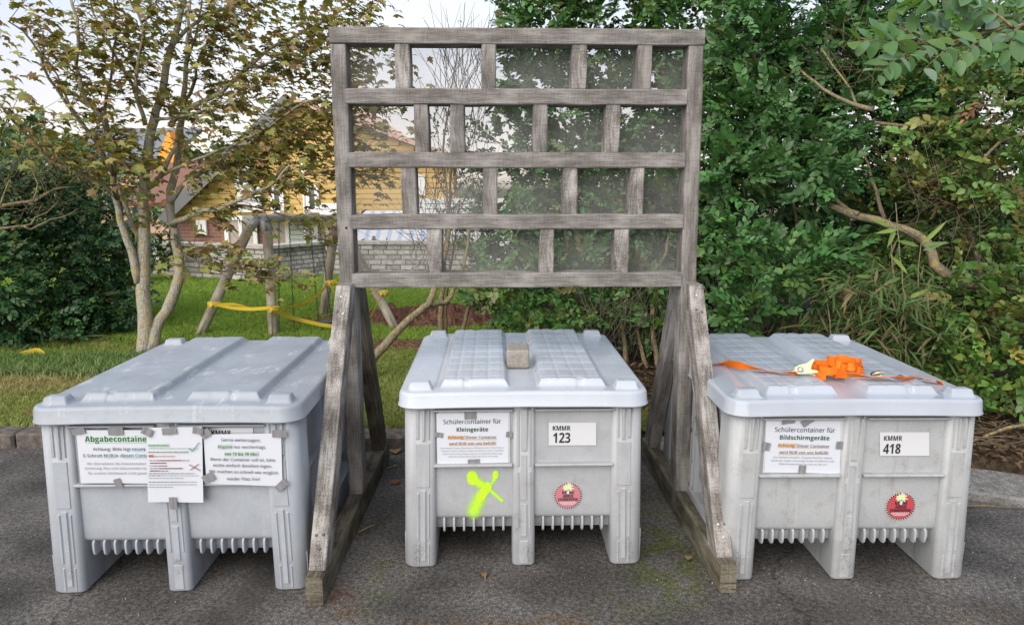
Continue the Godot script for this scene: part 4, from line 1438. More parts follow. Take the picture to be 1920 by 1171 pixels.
func strap_on(b: Node3D) -> void:
	var o := thing("ratchet_strap", "bright orange lashing strap lying bunched across the glossy lid", "strap")
	o.transform = b.transform
	var inv := b.transform.affine_inverse()
	var on_lid := func(px: float, py: float, lift: float) -> Vector3:
		# a point on that line of sight, a little above the lid
		var p := on(px, py, TOP + 0.074)
		for i in 5:
			var l: Vector3 = inv * p
			p = on(px, py, TOP + 0.072 + maxf(0.0, lid_height(clampf(l.x, -LW, LW), l.z + DEEP * 0.5)) + lift)
		return inv * p
	var st := begin(true)
	# left run, half twisted, coming up over the left edge
	var a: Array = []
	for q in [[1322, 681, 0.004], [1345, 681, 0.006], [1365, 682, 0.012], [1390, 685, 0.016], [1415, 690, 0.015], [1440, 694, 0.006], [1470, 697, 0.010], [1497, 699, 0.008]]: a.append(on_lid.call(q[0], q[1], q[2] + 0.003))
	var first: Vector3 = a[0]
	# down the container's side
	a.push_front(Vector3(-0.536, TOP + 0.045, first.z - 0.08))
	a.push_front(Vector3(-0.534, TOP - 0.03, first.z - 0.10))
	a.push_front(Vector3(-0.517, 0.42, first.z - 0.13))
	a.push_front(Vector3(-0.519, 0.12, first.z - 0.13))
	a = curve(a, 0.012)
	var ac := []
	for i in a.size():
		var t := float(i) / a.size()
		ac.append(Vector3(0, 0.65 + 0.5 * sin(t * 19.0), 0.8) if t > 0.35 else Vector3(0, 0.15, 1))
	ribbon(st, a, ac, 0.034)
	put("webbing", done(st), M.strap, o)
	# right run over the edge
	st = begin(true)
	a = []
	for q in [[1560, 700, 0.02], [1588, 702, 0.016], [1610, 704, 0.012], [1640, 706, 0.014], [1665, 706, 0.013], [1695, 708, 0.012], [1725, 710, 0.011], [1748, 713, 0.009], [1762, 716, 0.005]]: a.append(on_lid.call(q[0], q[1], q[2] + 0.003))
	var last: Vector3 = a[-1]
	a.append(last + Vector3(0.03, -0.06, 0.0))
	a.append(last + Vector3(0.025, -0.30, 0.0))
	a = curve(a, 0.012)
	ac = []
	for i in a.size(): ac.append(Vector3(0, 0.55 + 0.4 * sin(i * 0.22), 0.9) if i < a.size() * 0.55 else Vector3(0, 0.25, 1))
	ribbon(st, a, ac, 0.034)
	put("webbing", done(st), M.strap, o)
	# the bunch: folded bights of webbing lying over one another
	var mid: Vector3 = on_lid.call(1556, 702, 0.0)
	# each bight stands on its edge: a long loop, tipped a little, its band facing the yard
	var folds := [[-0.055, 0.02, 0.062, 0.030, 0.25, 0.25, 0.024], [0.0, 0.0, 0.075, 0.032, -0.2, -0.2, 0.026], [0.055, 0.012, 0.060, 0.026, 0.5, 0.3, 0.028], [-0.02, 0.03, 0.068, 0.022, -0.5, 0.15, 0.042], [0.03, 0.025, 0.062, 0.028, 0.15, -0.35, 0.046], [0.078, -0.006, 0.040, 0.026, -0.35, 0.45, 0.036], [0.02, 0.045, 0.042, 0.022, 1.0, 0.1, 0.058], [-0.06, -0.005, 0.045, 0.02, -0.7, -0.3, 0.03]]
	for f in folds:
		st = begin(true)
		var pts := []
		var acr := []
		for i in 20:
			var ang: float = TAU * (0.06 + 0.9 * i / 19.0) + 1.2
			var w := Vector2(cos(ang) * f[2] * (1.0 + 0.15 * sin(ang * 2.0)), sin(ang) * f[3] * 1.8 + 0.004 * sin(ang * 3.0 + f[0] * 40.0)).rotated(f[4])
			pts.append(mid + Vector3(f[0] + w.x, f[6] * 1.35 + w.x * f[5] * 0.6 + w.y * -0.15, 0.03 + f[1] * 1.5 + w.y))
			acr.append(Vector3(0.35 * f[5] * sin(ang), 1.0, -0.35 + 0.45 * sin(ang + f[4] * 3.0)))
		var path := curve(pts, 0.007)
		ribbon(st, path, acr_for(path.size(), acr), 0.034, 0.0018)
		put("strap_loop", done(st), M.strap, o)
	# ratchet handle: two cheeks and a bar
	var rp: Vector3 = on_lid.call(1507, 700, 0.006)
	var cheek := begin()
	var outline := [Vector2(-0.028, 0.0), Vector2(-0.036, 0.014), Vector2(-0.030, 0.028), Vector2(-0.01, 0.036), Vector2(0.02, 0.040), Vector2(0.052, 0.056), Vector2(0.055, 0.050), Vector2(0.034, 0.026), Vector2(0.028, 0.012), Vector2(0.05, 0.004), Vector2(0.05, -0.004), Vector2(0.0, -0.004)]
	var r0 := PackedVector3Array()
	var r1 := PackedVector3Array()
	for q in outline:
		r0.append(Vector3(q.x, q.y, -0.001))
		r1.append(Vector3(q.x, q.y, 0.001))
	r0.reverse()
	r1.reverse()
	var poly := PackedVector2Array(outline)
	var idx := Geometry2D.triangulate_polygon(poly)
	for i in range(0, idx.size(), 3):
		for k in [0, 1, 2]: vtx(cheek, Vector3(poly[idx[i + k]].x, poly[idx[i + k]].y, 0.001))
		for k in [0, 2, 1]: vtx(cheek, Vector3(poly[idx[i + k]].x, poly[idx[i + k]].y, -0.001))
	loft(cheek, [r0, r1], false)
	var cm := done(cheek)
	var tilt := Basis(Vector3(1, 0, 0), -0.75) * Basis(Vector3(0, 0, 1), 0.12)
	var rt := put("ratchet", cm, M.zinc, o, Transform3D(tilt.scaled_local(Vector3(1.15, 1.15, 1)), rp + Vector3(0, 0.006, 0.015)))
	put("cheek", cm, M.zinc, rt, Transform3D(Basis.IDENTITY, Vector3(0, 0, -0.034)))
	var ax := begin(true)
	tube(ax, [Vector3(-0.012, 0.016, -0.036), Vector3(-0.012, 0.016, 0.003)], [0.009, 0.009], 12)
	tube(ax, [Vector3(0.045, 0.050, -0.034), Vector3(0.045, 0.050, 0.0)], [0.004, 0.004], 8)
	put("axle", done(ax), M.steel, rt)
	var ring := begin(true)
	var cc := []
	for i in 15: cc.append(Vector3(cos(TAU * i / 15) * 0.010 - 0.012, sin(TAU * i / 15) * 0.010 + 0.016, 0.0018))
	tube(ring, cc, range(15).map(func(_i): return 0.0013), 5)
	put("rivet_ring", done(ring), M.dark_steel, rt)
	# hook: wire bent to a double ring
	var hp: Vector3 = on_lid.call(1645, 705, 0.012)
	for k in 2:
		var hk := begin(true)
		var pts := []
		for i in 14:
			var t := TAU * i / 13.0 * 0.92
			pts.append(hp + Vector3(cos(t) * 0.021, 0.004 + sin(t) * 0.012 + 0.006, sin(t) * 0.012 + (0.008 if k == 0 else -0.008)))
		tube(hk, pts, range(14).map(func(_i): return 0.0034), 7)
		put("hook", done(hk), M.zinc if k == 0 else M.dark_steel, o)
	# sewn-on tags
	for q in [[1679, 1693, 707, M.blue_tag, "blue_tag"], [1694, 1728, 711, M.label_white, "care_label"]]:
		st = begin(true)
		var p0: Vector3 = on_lid.call(q[0], q[2] - 1.5, 0.012)
		var p1: Vector3 = on_lid.call(q[1], q[2], 0.010)
		ribbon(st, curve([p0, (p0 + p1) * 0.5 + Vector3(0, 0.006, 0), p1], 0.01), [Vector3(0, 0.6, 1)], 0.03, 0.0008)
		put(q[4], done(st), q[3], o)

func acr_for(n: int, a: Array) -> Array:
	var out := []
	for i in n:
		var t := float(i) / maxf(1, n - 1) * (a.size() - 1)
		var k := int(t)
		out.append((a[k] as Vector3).lerp(a[mini(k + 1, a.size() - 1)], t - k))
	return out
# ------------------------------------------------------------------ the swing, the walls and houses behind the lawn
func chain(st: SurfaceTool, a: Vector3, b: Vector3) -> void:
	var n := int(a.distance_to(b) / 0.028)
	var d := (b - a) / n
	for i in n:
		var c := a + d * (i + 0.5)
		var s := Vector3(1, 0, 0) if i % 2 == 0 else Vector3(0, 0, 1)
		var dn := d.normalized()
		var pts := []
		for k in 7:
			var t := TAU * k / 6.0
			pts.append(c + dn * cos(t) * 0.018 + s * sin(t) * 0.009)
		tube(st, pts, range(7).map(func(_i): return 0.0032), 3)

func swing() -> void:
	var o := thing("swing_frame", "playground swing with round wooden legs, steel top bar and two hanging seats", "swing")
	var apex := [at(487, 409, 7.35), at(636, 409, 8.15)]
	var legs := [[at(470, 420, 7.30), on(372, 634, 0.06)], [at(500, 424, 7.38), on(513, 636, 0.06)], [at(628, 424, 8.15), on(604, 604, 0.0)], [at(643, 424, 8.15), on(748, 630, 0.02)]]
	for l in legs:
		var st := begin(true)
		var d: Vector3 = l[1] - l[0]
		tube(st, [l[0] - d * 0.004, l[0], l[0] + d * 0.3, l[0] + d * 0.7, l[1]], [0.040, 0.049, 0.050, 0.050, 0.050], 14)
		put("leg", done(st), M.pole, o)
	var st := begin(true)
	var dir: Vector3 = (apex[1] - apex[0]).normalized()
	tube(st, [apex[0] - dir * 0.05, apex[0], apex[1], apex[1] + dir * 0.1], [0.036, 0.038, 0.038, 0.036], 14)
	put("top_bar", done(st), M.steel, o)
	for k in 4:
		st = begin(true)
		var e: Vector3 = legs[k][0]
		var p: Vector3 = apex[k / 2]
		var d: Vector3 = (legs[k][1] - e).normalized()
		tube(st, [p, p.lerp(e, 0.6), e + d * 0.05], [0.044, 0.050, 0.056], 12)
		put("bracket", done(st), M.steel, o)
	var seats := [[0.28, [523, 624], [552, 616]], [0.66, [604, 605], [628, 600]]]
	for s in seats:
		var depth: float = lerpf(7.35, 8.15, s[0])
		var a := at(s[1][0], s[1][1], depth - 0.05)
		var b := at(s[2][0], s[2][1], depth + 0.2)
		st = begin()
		var ax := (b - a).normalized()
		var az := ax.cross(Vector3.UP).normalized()
		box(st, (a + b) * 0.5, Vector3(a.distance_to(b), 0.028, 0.16), 0.008, Basis(ax, az.cross(ax).normalized(), az))
		var seat := put("seat", done(st), M.rubber if s[0] < 0.5 else M.dark_steel, o)
		for q in [a, b]:
			st = begin()
			var top: Vector3 = apex[0].lerp(apex[1], clampf(s[0] + (0.06 if q == b else -0.06), 0, 1))
			chain(st, Vector3(lerpf(q.x, top.x, 0.3), q.y + 0.01, q.z), top)
			put("chain", done(st), M.dark_steel, seat)
	# barrier tape wound round the legs
	var t := thing("barrier_tape", "yellow barrier tape wound and twisted round the swing legs", "tape")
	var run := func(pts: Array, w: float) -> void:
		var s2 := begin(true)
		var path := []
		for q in pts: path.append(at(q[0], q[1], q[2]))
		path = curve(path, 0.05)
		var ac := []
		var ph := rng.randf() * 6.0
		for i in path.size(): ac.append(Vector3(0, 1, 0.25).lerp(Vector3(0.1, 0.35, 1), 0.5 + 0.5 * sin(i * 0.16 + ph)))
		ribbon(s2, path, ac, w)
		put("tape_run", done(s2), M.tape, t)
	run.call([[399, 569, 7.10], [430, 576, 7.08], [465, 579, 7.06], [503, 577, 7.02]], 0.037)
	run.call([[412, 571, 7.15], [440, 570, 7.1], [468, 577, 7.1], [505, 580, 7.02]], 0.032)
	run.call([[512, 577, 7.02], [540, 576, 7.15], [565, 571, 7.35], [590, 557, 7.6], [606, 542, 7.8], [614, 530, 7.9]], 0.036)
	run.call([[512, 581, 7.02], [535, 591, 7.2], [565, 600, 7.4], [600, 608, 7.5], [640, 611, 7.6], [690, 600, 7.7], [706, 572, 7.75], [718, 549, 7.75]], 0.040)
	run.call([[622, 529, 7.9], [640, 531, 7.95], [680, 540, 7.9], [714, 549, 7.75]], 0.028)
	run.call([[612, 528, 7.88], [618, 534, 7.86], [626, 548, 7.86]], 0.032)
	for q in [[512, 579, 7.28, 0.06, 0.056], [620, 530, 8.03, 0.05, 0.056], [401, 570, 7.22, 0.05, 0.06], [717, 549, 7.9, 0.05, 0.06]]:
		var s3 := begin(true)
		var c := at(q[0], q[1], q[2])
		tube(s3, [c - Vector3(0, q[3] * 0.5, 0), c + Vector3(0, q[3] * 0.5, 0)], [q[4] + 0.003, q[4] + 0.003], 14)
		put("tape_wrap", done(s3), M.tape, t)

func mound(label: String, c: Vector3, rx: float, rz: float, h: float, dip: float, mat: Material) -> void:
	var o := thing("earth_mound", label, "earth mound", c)
	var f := FastNoiseLite.new()
	f.seed = 5 + int(c.x * 100)
	f.frequency = 3.2
	f.fractal_octaves = 4
	var n := 44
	var P := []
	for j in n + 1:
		var row := []
		for i in n + 1:
			var u := 2.0 * i / n - 1.0
			var v := 2.0 * j / n - 1.0
			var e := u * u + v * v
			var k := clampf(1.0 - e, 0, 1)
			var y := h * pow(k, 0.8) * (0.55 + 0.8 * absf(f.get_noise_2d(u * rx + c.x, v * rz + c.z)) * 2.0) - dip * exp(-e * 5.0) - 0.03 * float(e > 0.98)
			row.append(Vector3(u * rx, y, v * rz))
		P.append(row)
	var st := begin(true)
	for j in n:
		for i in n: quad(st, P[j][i], P[j][i + 1], P[j + 1][i + 1], P[j + 1][i])
	put("soil", done(st), mat, o)

func masonry(o: Node3D, a: Vector3, b: Vector3, h: float, courses: int, len0: float, cap: bool, rugged: float) -> void:
	# a wall from a to b whose stones are all separate; joints are recessed backing
	var d := b - a
	var l := d.length()
	var dn := d / l
	var nrm := dn.cross(Vector3.UP).normalized()
	if nrm.dot(EYE - a) < 0: nrm = -nrm
	var bas := Basis(dn, Vector3.UP, dn.cross(Vector3.UP))
	var st := begin()
	box(st, (a + b) * 0.5 + Vector3(0, h * 0.5, 0) - nrm * 0.10, Vector3(l, h, 0.16), 0.0, bas)
	put("backing", done(st), M.wall_stone_dark, o)
	var ch := h / courses
	var protos := []
	for k in 4: protos.append(box_mesh(Vector3(1, 1, 1), 0.05))
	var mats := [M.wall_stone, M.wall_stone_dark, M.wall_stone_pale, M.wall_stone]
	for j in courses:
		var x := -0.5 * len0 * (j % 2)
		while x < l - 0.03:
			var w := len0 * rng.randf_range(0.85, 1.15) if rugged > 0 else len0
			var x0 := maxf(x, 0.0)
			var x1 := minf(x + w, l)
			if x1 - x0 > 0.05:
				var c := a + dn * ((x0 + x1) * 0.5) + Vector3(0, (j + 0.5) * ch, 0) - nrm * (0.06 - rng.randf() * rugged)
				put("stone", protos[rng.randi() % 4], mats[rng.randi() % 4], o, Transform3D(bas * Basis.from_scale(Vector3(x1 - x0 - 0.014, ch - 0.014, 0.13)), c))
			x += w
	if cap:
		var n := int(l / 0.5)
		for i in n:
			var c := a + dn * (l * (i + 0.5) / n) + Vector3(0, h + 0.03, 0) - nrm * 0.08
			put("coping_stone", protos[0], M.wall_stone, o, Transform3D(bas * Basis.from_scale(Vector3(l / n - 0.01, 0.055, 0.30)), c))

func window(o: Node3D, x0: float, y0: float, x1: float, y1: float, z: float, glass: Material, bar := false) -> void:
	var st := begin()
	var t := 0.09
	box(st, Vector3((x0 + x1) * 0.5, y1 - t * 0.5, z + 0.03), Vector3(x1 - x0, t, 0.07))
	box(st, Vector3((x0 + x1) * 0.5, y0 + t * 0.5, z + 0.03), Vector3(x1 - x0, t, 0.07))
	box(st, Vector3(x0 + t * 0.5, (y0 + y1) * 0.5, z + 0.03), Vector3(t, y1 - y0 - 2 * t, 0.068))
	box(st, Vector3(x1 - t * 0.5, (y0 + y1) * 0.5, z + 0.03), Vector3(t, y1 - y0 - 2 * t, 0.068))
	if bar: box(st, Vector3((x0 + x1) * 0.5, (y0 + y1) * 0.5, z + 0.03), Vector3(t * 0.8, y1 - y0 - 2 * t, 0.066))
	var w := put("window", done(st), M.frame_white, o)
	st = begin()
	quad(st, Vector3(x0 + t, y1 - t, z + 0.014), Vector3(x1 - t, y1 - t, z + 0.014), Vector3(x1 - t, y0 + t, z + 0.014), Vector3(x0 + t, y0 + t, z + 0.014))
	put("pane", done(st), glass, w)

func slope(o: Node3D, called: String, p: Array, mat: Material, th: float) -> Node3D:
	# a roof surface given by its four corners (clockwise from above/outside), with thickness
	var n: Vector3 = ((p[2] - p[0]) as Vector3).cross(p[1] - p[0]).normalized()
	var st := begin()
	var q := []
	for v in p: q.append(v - n * th)
	quad_uv(st, p, [Vector2(0, 0), Vector2(p[0].distance_to(p[1]), 0), Vector2(p[3].distance_to(p[2]), p[1].distance_to(p[2])), Vector2(0, p[0].distance_to(p[3]))])
	quad(st, q[3], q[2], q[1], q[0])
	for i in 4:
		var j := (i + 1) % 4
		quad(st, p[j], p[i], q[i], q[j])
	return put(called, done(st), mat, o)

func houses() -> void:
	# ---- yellow house: brick below, boarded gable above
	var Z := -16.0
	var o := thing("yellow_house", "yellow boarded gable house with red brick ground floor and white windows", "house")
	var P := func(px: float, py: float) -> Vector3: return atz(px, py, Z)
	var w0: Vector3 = P.call(320, 412)
	var w1: Vector3 = P.call(850, 412)
	var st := begin()
	box(st, Vector3((w0.x + w1.x) * 0.5, w0.y * 0.5, Z - 2.0), Vector3(w1.x - w0.x, w0.y, 4.0))
	put("wall", done(st), M.brick, o)
	# boarded upper wall: a backing and boards one by one
	var eave: Vector3 = P.call(345, 386)
	var apex: Vector3 = P.call(548, 192)
	var right: Vector3 = P.call(850, 300)
	var top_y := func(x: float) -> float: return lerpf(eave.y, apex.y, clampf((x - eave.x) / (apex.x - eave.x), 0, 1)) if x < apex.x else lerpf(apex.y, right.y, (x - apex.x) / (right.x - apex.x))
	var y := w0.y
	var bh := 0.115
	var k := 0
	var low := w0.y
	while y < apex.y - 0.03:
		# where the roof line cuts this board
		var yt := minf(y + bh - 0.008, apex.y)
		var xa := eave.x - 0.3 if yt < eave.y else eave.x + (apex.x - eave.x) * (yt - eave.y) / (apex.y - eave.y)
		var xb := right.x if yt < right.y else right.x + (apex.x - right.x) * (yt - right.y) / (apex.y - right.y)
		if y < eave.y: xa = lerpf(eave.x - 0.32, eave.x, clampf((y - low) / (eave.y - low), 0, 1))
		if xb - xa > 0.1:
			st = begin()
			box(st, Vector3((xa + xb) * 0.5, (y + yt) * 0.5, Z - 0.01), Vector3(xb - xa, yt - y, 0.045), 0.006)
			put("board", done(st), M.yellow if k % 3 else M.yellow_deep, o)
		y += bh
		k += 1
	st = begin()
	var back := [Vector3(eave.x - 0.3, low, Z - 0.05), Vector3(eave.x, eave.y, Z - 0.05), Vector3(apex.x, apex.y, Z - 0.05), Vector3(right.x, right.y, Z - 0.05), Vector3(right.x, low, Z - 0.05)]
	for i in range(1, 4):
		for v in [back[0], back[i], back[i + 1]]: vtx(st, v)
	put("gable_backing", done(st), M.yellow_deep, o)
	# roof with its grey bargeboard
	var out := Vector3(0, 0, 0.35)
	var e0 := eave + (eave - apex).normalized() * 0.5
	var rf := slope(o, "roof", [apex + Vector3(0, 0.12, -6), apex + Vector3(0, 0.12, 0) + out, e0 + Vector3(0, 0.12, 0) + out, e0 + Vector3(0, 0.12, -6)], M.tile_red, 0.1)
	st = begin()
	var bd := (apex - e0).normalized()
	box(st, (apex + e0) * 0.5 + out + Vector3(0, 0.02, 0.02), Vector3(apex.distance_to(e0), 0.24, 0.05), 0.0, Basis(bd, Vector3(0, 0, 1).cross(bd), Vector3(0, 0, 1)))
	put("bargeboard", done(st), M.barge, rf)
	slope(o, "roof", [right + Vector3(0, 0.12, -6), right + Vector3(0, 0.12, 0) + out, apex + Vector3(0, 0.12, 0) + out, apex + Vector3(0, 0.12, -6)], M.tile_pink, 0.1)
	# balcony slab, white panels, siding
	var slab0: Vector3 = P.call(476, 411)
	var slab1: Vector3 = P.call(640, 402)
	st = begin()
	box(st, Vector3((slab0.x + slab1.x) * 0.5, (slab0.y + slab1.y) * 0.5, Z + 0.35), Vector3(slab1.x - slab0.x, slab1.y - slab0.y, 0.7))
	put("balcony_slab", done(st), M.slab, o)
	for q in [[449, 398, 493, 350, M.white_paint, "balcony_panel"], [601, 404, 660, 380, M.white_paint, "balcony_panel"], [540, 466, 592, 412, M.pale_green, "siding"], [776, 398, 850, 372, M.white_paint, "balcony_panel"]]:
		var a: Vector3 = P.call(q[0], q[1])
		var b: Vector3 = P.call(q[2], q[3])
		var n := int(maxf(1, (b.y - a.y) / 0.1))
		for i in n:
			st = begin()
			box(st, Vector3((a.x + b.x) * 0.5, lerpf(a.y, b.y, (i + 0.5) / n), Z + 0.06), Vector3(b.x - a.x, (b.y - a.y) / n - 0.012, 0.06))
			put("siding_board", done(st), q[4], o)
	for q in [[425, 464, 482, 404, M.curtain, true], [500, 470, 543, 410, M.curtain, false], [592, 468, 640, 412, M.curtain, true], [443, 350, 470, 312, M.dark_glass, false], [510, 398, 532, 348, M.dark_glass, false], [575, 398, 598, 345, M.dark_glass, false], [783, 366, 797, 327, M.dark_glass, true], [372, 440, 388, 412, M.dark_glass, false]]:
		var a: Vector3 = P.call(q[0], q[1])
		var b: Vector3 = P.call(q[2], q[3])
		window(o, a.x, a.y, b.x, b.y, Z + 0.03, q[4], q[5])
	st = begin(true)
	var dp: Vector3 = P.call(590, 380)
	tube(st, [dp + Vector3(0, -0.9, 0.8), dp + Vector3(0, 1.0, 0.8)], [0.03, 0.03], 8)
	put("balcony_post", done(st), M.frame_white, o)
	# ---- brick house with red roof, left of it
	Z = -21.0
	o = thing("brick_house", "low pink brick house with red tiled roof left of the yellow house", "house")
	var a: Vector3 = P_at(250, 376, Z)
	var b: Vector3 = P_at(352, 376, Z)
	st = begin()
	box(st, Vector3((a.x + b.x) * 0.5 + 0.4, a.y * 0.5, Z - 2.5), Vector3(b.x - a.x + 0.8, a.y, 5))
	put("wall", done(st), M.plaster_pink, o)
	var ry: Vector3 = P_at(300, 304, Z - 2.5)
	slope(o, "roof", [Vector3(a.x - 0.2, ry.y, Z - 2.5), Vector3(b.x + 1.4, ry.y, Z - 2.5), Vector3(b.x + 1.4, a.y - 0.05, Z + 0.4), Vector3(a.x - 0.2, a.y - 0.05, Z + 0.4)], M.tile_red, 0.12)
	window(o, a.x + 0.5, 0.9, a.x + 1.3, a.y - 0.35, Z + 0.02, M.dark_glass)
	# ---- slate-roofed house with an orange gable, farther back
	Z = -27.0
	o = thing("slate_roof_house", "distant house with blue-grey slate roof and small orange gable", "house")
	a = P_at(95, 296, Z)
	b = P_at(318, 296, Z)
	st = begin()
	box(st, Vector3((a.x + b.x) * 0.5, a.y * 0.5, Z - 3), Vector3(b.x - a.x, a.y, 6))
	put("wall", done(st), M.plaster_pink, o)
	ry = P_at(200, 240, Z - 3)
	slope(o, "roof", [Vector3(a.x, ry.y, Z - 3), Vector3(b.x, ry.y, Z - 3), Vector3(b.x + 0.1, a.y - 0.05, Z + 0.4), Vector3(a.x, a.y - 0.05, Z + 0.4)], M.slate, 0.15)
	var g0: Vector3 = P_at(297, 287, Z + 0.5)
	var g1: Vector3 = P_at(329, 287, Z + 0.5)
	var g2: Vector3 = P_at(315, 243, Z + 0.5)
	st = begin()
	var gr0 := PackedVector3Array([g0 - Vector3(0, 4, 0), g0, g2, g1, g1 - Vector3(0, 4, 0)])
	gr0.reverse()
	var gr1 := PackedVector3Array()
	for v in gr0: gr1.append(v + Vector3(0, 0, -0.4))
	gr1.reverse()
	gr0.reverse()
	gr1 = PackedVector3Array()
	for v in gr0: gr1.append(v + Vector3(0, 0, -0.6))
	loft(st, [gr1, gr0])
	put("gable", done(st), M.ochre, o)
	# ---- pink-roofed house behind
	Z = -24.0
	o = thing("pink_roof_house", "distant house under a broad pale pink tiled roof behind the lattice", "house")
	a = P_at(545, 300, Z)
	b = P_at(830, 300, Z)
	st = begin()
	box(st, Vector3((a.x + b.x) * 0.5, a.y * 0.5, Z - 3), Vector3(b.x - a.x, a.y, 6))
	put("wall", done(st), M.ochre, o)
	ry = P_at(600, 205, Z - 3)
	slope(o, "roof", [Vector3(a.x, ry.y, Z - 3), Vector3(b.x - 3.0, ry.y, Z - 3), Vector3(b.x, a.y - 0.05, Z + 0.4), Vector3(a.x, a.y - 0.05, Z + 0.4)], M.tile_pink, 0.15)
	# ---- garden wall along the lawn
	o = thing("garden_wall", "low grey stone garden wall with flat coping at the lawn's far edge", "wall")
	var A := on(262, 514, 0.1)
	var B := on(503, 528, 0.1)
	var C := on(614, 514, 0.1)
	var E := on(905, 516, 0.1)
	var wh: float = atz(400, 462, A.z * 0.5 + B.z * 0.5).y - 0.1
	masonry(o, A, B, wh, 6, 0.23, true, 0.03)
	masonry(o, B, C, wh, 7, 0.17, true, 0.006)
	masonry(o, C, E, wh, 6, 0.24, true, 0.03)
	# ---- striped awning beyond the wall
	o = thing("striped_awning", "white and pale blue striped awning over a terrace beyond the wall", "awning")
	a = P_at(655, 470, -14.2)
	b = P_at(800, 470, -14.2)
	slope(o, "cloth", [Vector3(a.x, a.y + 0.75, -15.4), Vector3(b.x, b.y + 0.75, -15.4), b, a], M.awning, 0.02)
	for x in [a.x + 0.05, b.x - 0.05]:
		st = begin()
		box(st, Vector3(x, a.y * 0.5 - 0.03, -14.3), Vector3(0.06, a.y - 0.06, 0.06))
		put("pole", done(st), M.slab, o)
	o = thing("white_shed", "pale blue-white shed wall seen through the bare twigs", "shed")
	a = P_at(795, 510, -15.0)
	b = P_at(960, 372, -15.0)
	var n := 12
	for i in n:
		st = begin()
		box(st, Vector3((a.x + b.x) * 0.5, lerpf(0.05, b.y, (i + 0.5) / n), -15.4), Vector3(b.x - a.x, (b.y - 0.05) / n - 0.015, 0.8))
		put("board", done(st), M.white_paint, o)

func P_at(px: float, py: float, z: float) -> Vector3:
	return atz(px, py, z)
func _ready() -> void:
	rng.seed = 20240917
	# ---- camera, sky, sun, exposure
	var cam := Camera3D.new()
	cam.name = "camera"
	add_child(cam)
	cam.position = EYE
	cam.rotation.x = -PITCH
	cam.fov = rad_to_deg(2.0 * atan(585.5 / FOCAL))
	cam.near = 0.05
	cam.far = 900.0
	var env := Environment.new()
	env.background_mode = Environment.BG_SKY
	env.tonemap_mode = Environment.TONE_MAPPER_LINEAR
	env.tonemap_exposure = 2.42
	env.sdfgi_enabled = true
	env.ssao_enabled = true
	env.ssil_enabled = true
	var sk := ProceduralSkyMaterial.new()
	sk.sky_top_color = Color(0.71, 0.82, 0.955)
	sk.sky_horizon_color = Color(0.905, 0.86, 0.80)
	sk.sky_curve = 0.13
	sk.ground_bottom_color = Color(0.28, 0.27, 0.25)
	sk.ground_horizon_color = Color(0.5, 0.5, 0.48)
	sk.sky_energy_multiplier = 0.71
	sk.sky_cover = sky_clouds()
	sk.sky_cover_modulate = Color(1, 1, 1, 0.25)
	env.sky = Sky.new()
	env.sky.sky_material = sk
	var we := WorldEnvironment.new()
	we.name = "world_environment"
	we.environment = env
	add_child(we)
	var sun := DirectionalLight3D.new()
	sun.name = "sun"
	sun.light_color = Color(1.0, 0.975, 0.95)
	sun.light_energy = 0.5
	sun.light_angular_distance = 70.0
	sun.shadow_enabled = true
	add_child(sun)
	sun.look_at_from_position(Vector3(-4.5, 5.5, 8.0), Vector3.ZERO)
	make_materials()
	setting()
	houses()
	box_shapes()
	var left := container("blue-grey container with three overlapping notices and a scratched matt lid", Vector3(-1.345, 0.002, -2.653), 0.028, M.bin_left, M.lid_left)
	var mid := container("light grey container with a concrete stone on its lid and a neon sprayed mark", Vector3(0.050, 0.002, -2.854), 0.028, M.bin_mid, M.lid_mid)
	var right := container("grimy grey container with an orange strap across its glossy lid", Vector3(1.385, 0.002, -2.742), 0.010, M.bin_right, M.lid_right)
	screen()
	swing()
	maple()
	hedges()
	posters(left, mid, right)
	strap_on(right)
	paving_stone(mid)
	litter()

func sky_clouds() -> ImageTexture:
	var w := 512
	var h := 256
	var a := noise(w, h, 0.008, 401, 5)
	var d := PackedByteArray()
	d.resize(w * h * 4)
	for i in w * h:
		var v := clampf((a[i] - 120) / 90.0, 0, 1)
		d[i * 4] = 255
		d[i * 4 + 1] = 248
		d[i * 4 + 2] = 238
		d[i * 4 + 3] = int(255 * v * 0.8)
	return to_texture(w, h, d, Image.FORMAT_RGBA8)

func structure(called: String, mesh: Mesh, mat: Material) -> MeshInstance3D:
	var o := put(called, mesh, mat, self)
	o.set_meta("kind", "structure")
	return o

func sheet_mesh(pts: Array, y: float, per: float) -> ArrayMesh:
	# a flat convex piece of ground given clockwise from above
	var st := begin()
	for i in range(1, pts.size() - 1):
		for q in [pts[0], pts[i], pts[i + 1]]:
			st.set_uv(Vector2(q.x, q.y) * per)
			st.set_uv2(Vector2((q.x + 4.0) / 8.0, (q.y + 6.0) / 8.0))
			st.add_vertex(Vector3(q.x, y, q.y))
	st.generate_normals()
	st.generate_tangents()
	return st.commit()

func kerb_z(x: float) -> float:
	# the near foot of the kerb: straight, then swinging towards the yard on the right
	return -4.20 + 0.02 * x if x < 0.9 else -4.18 + (x - 0.9) * 0.44

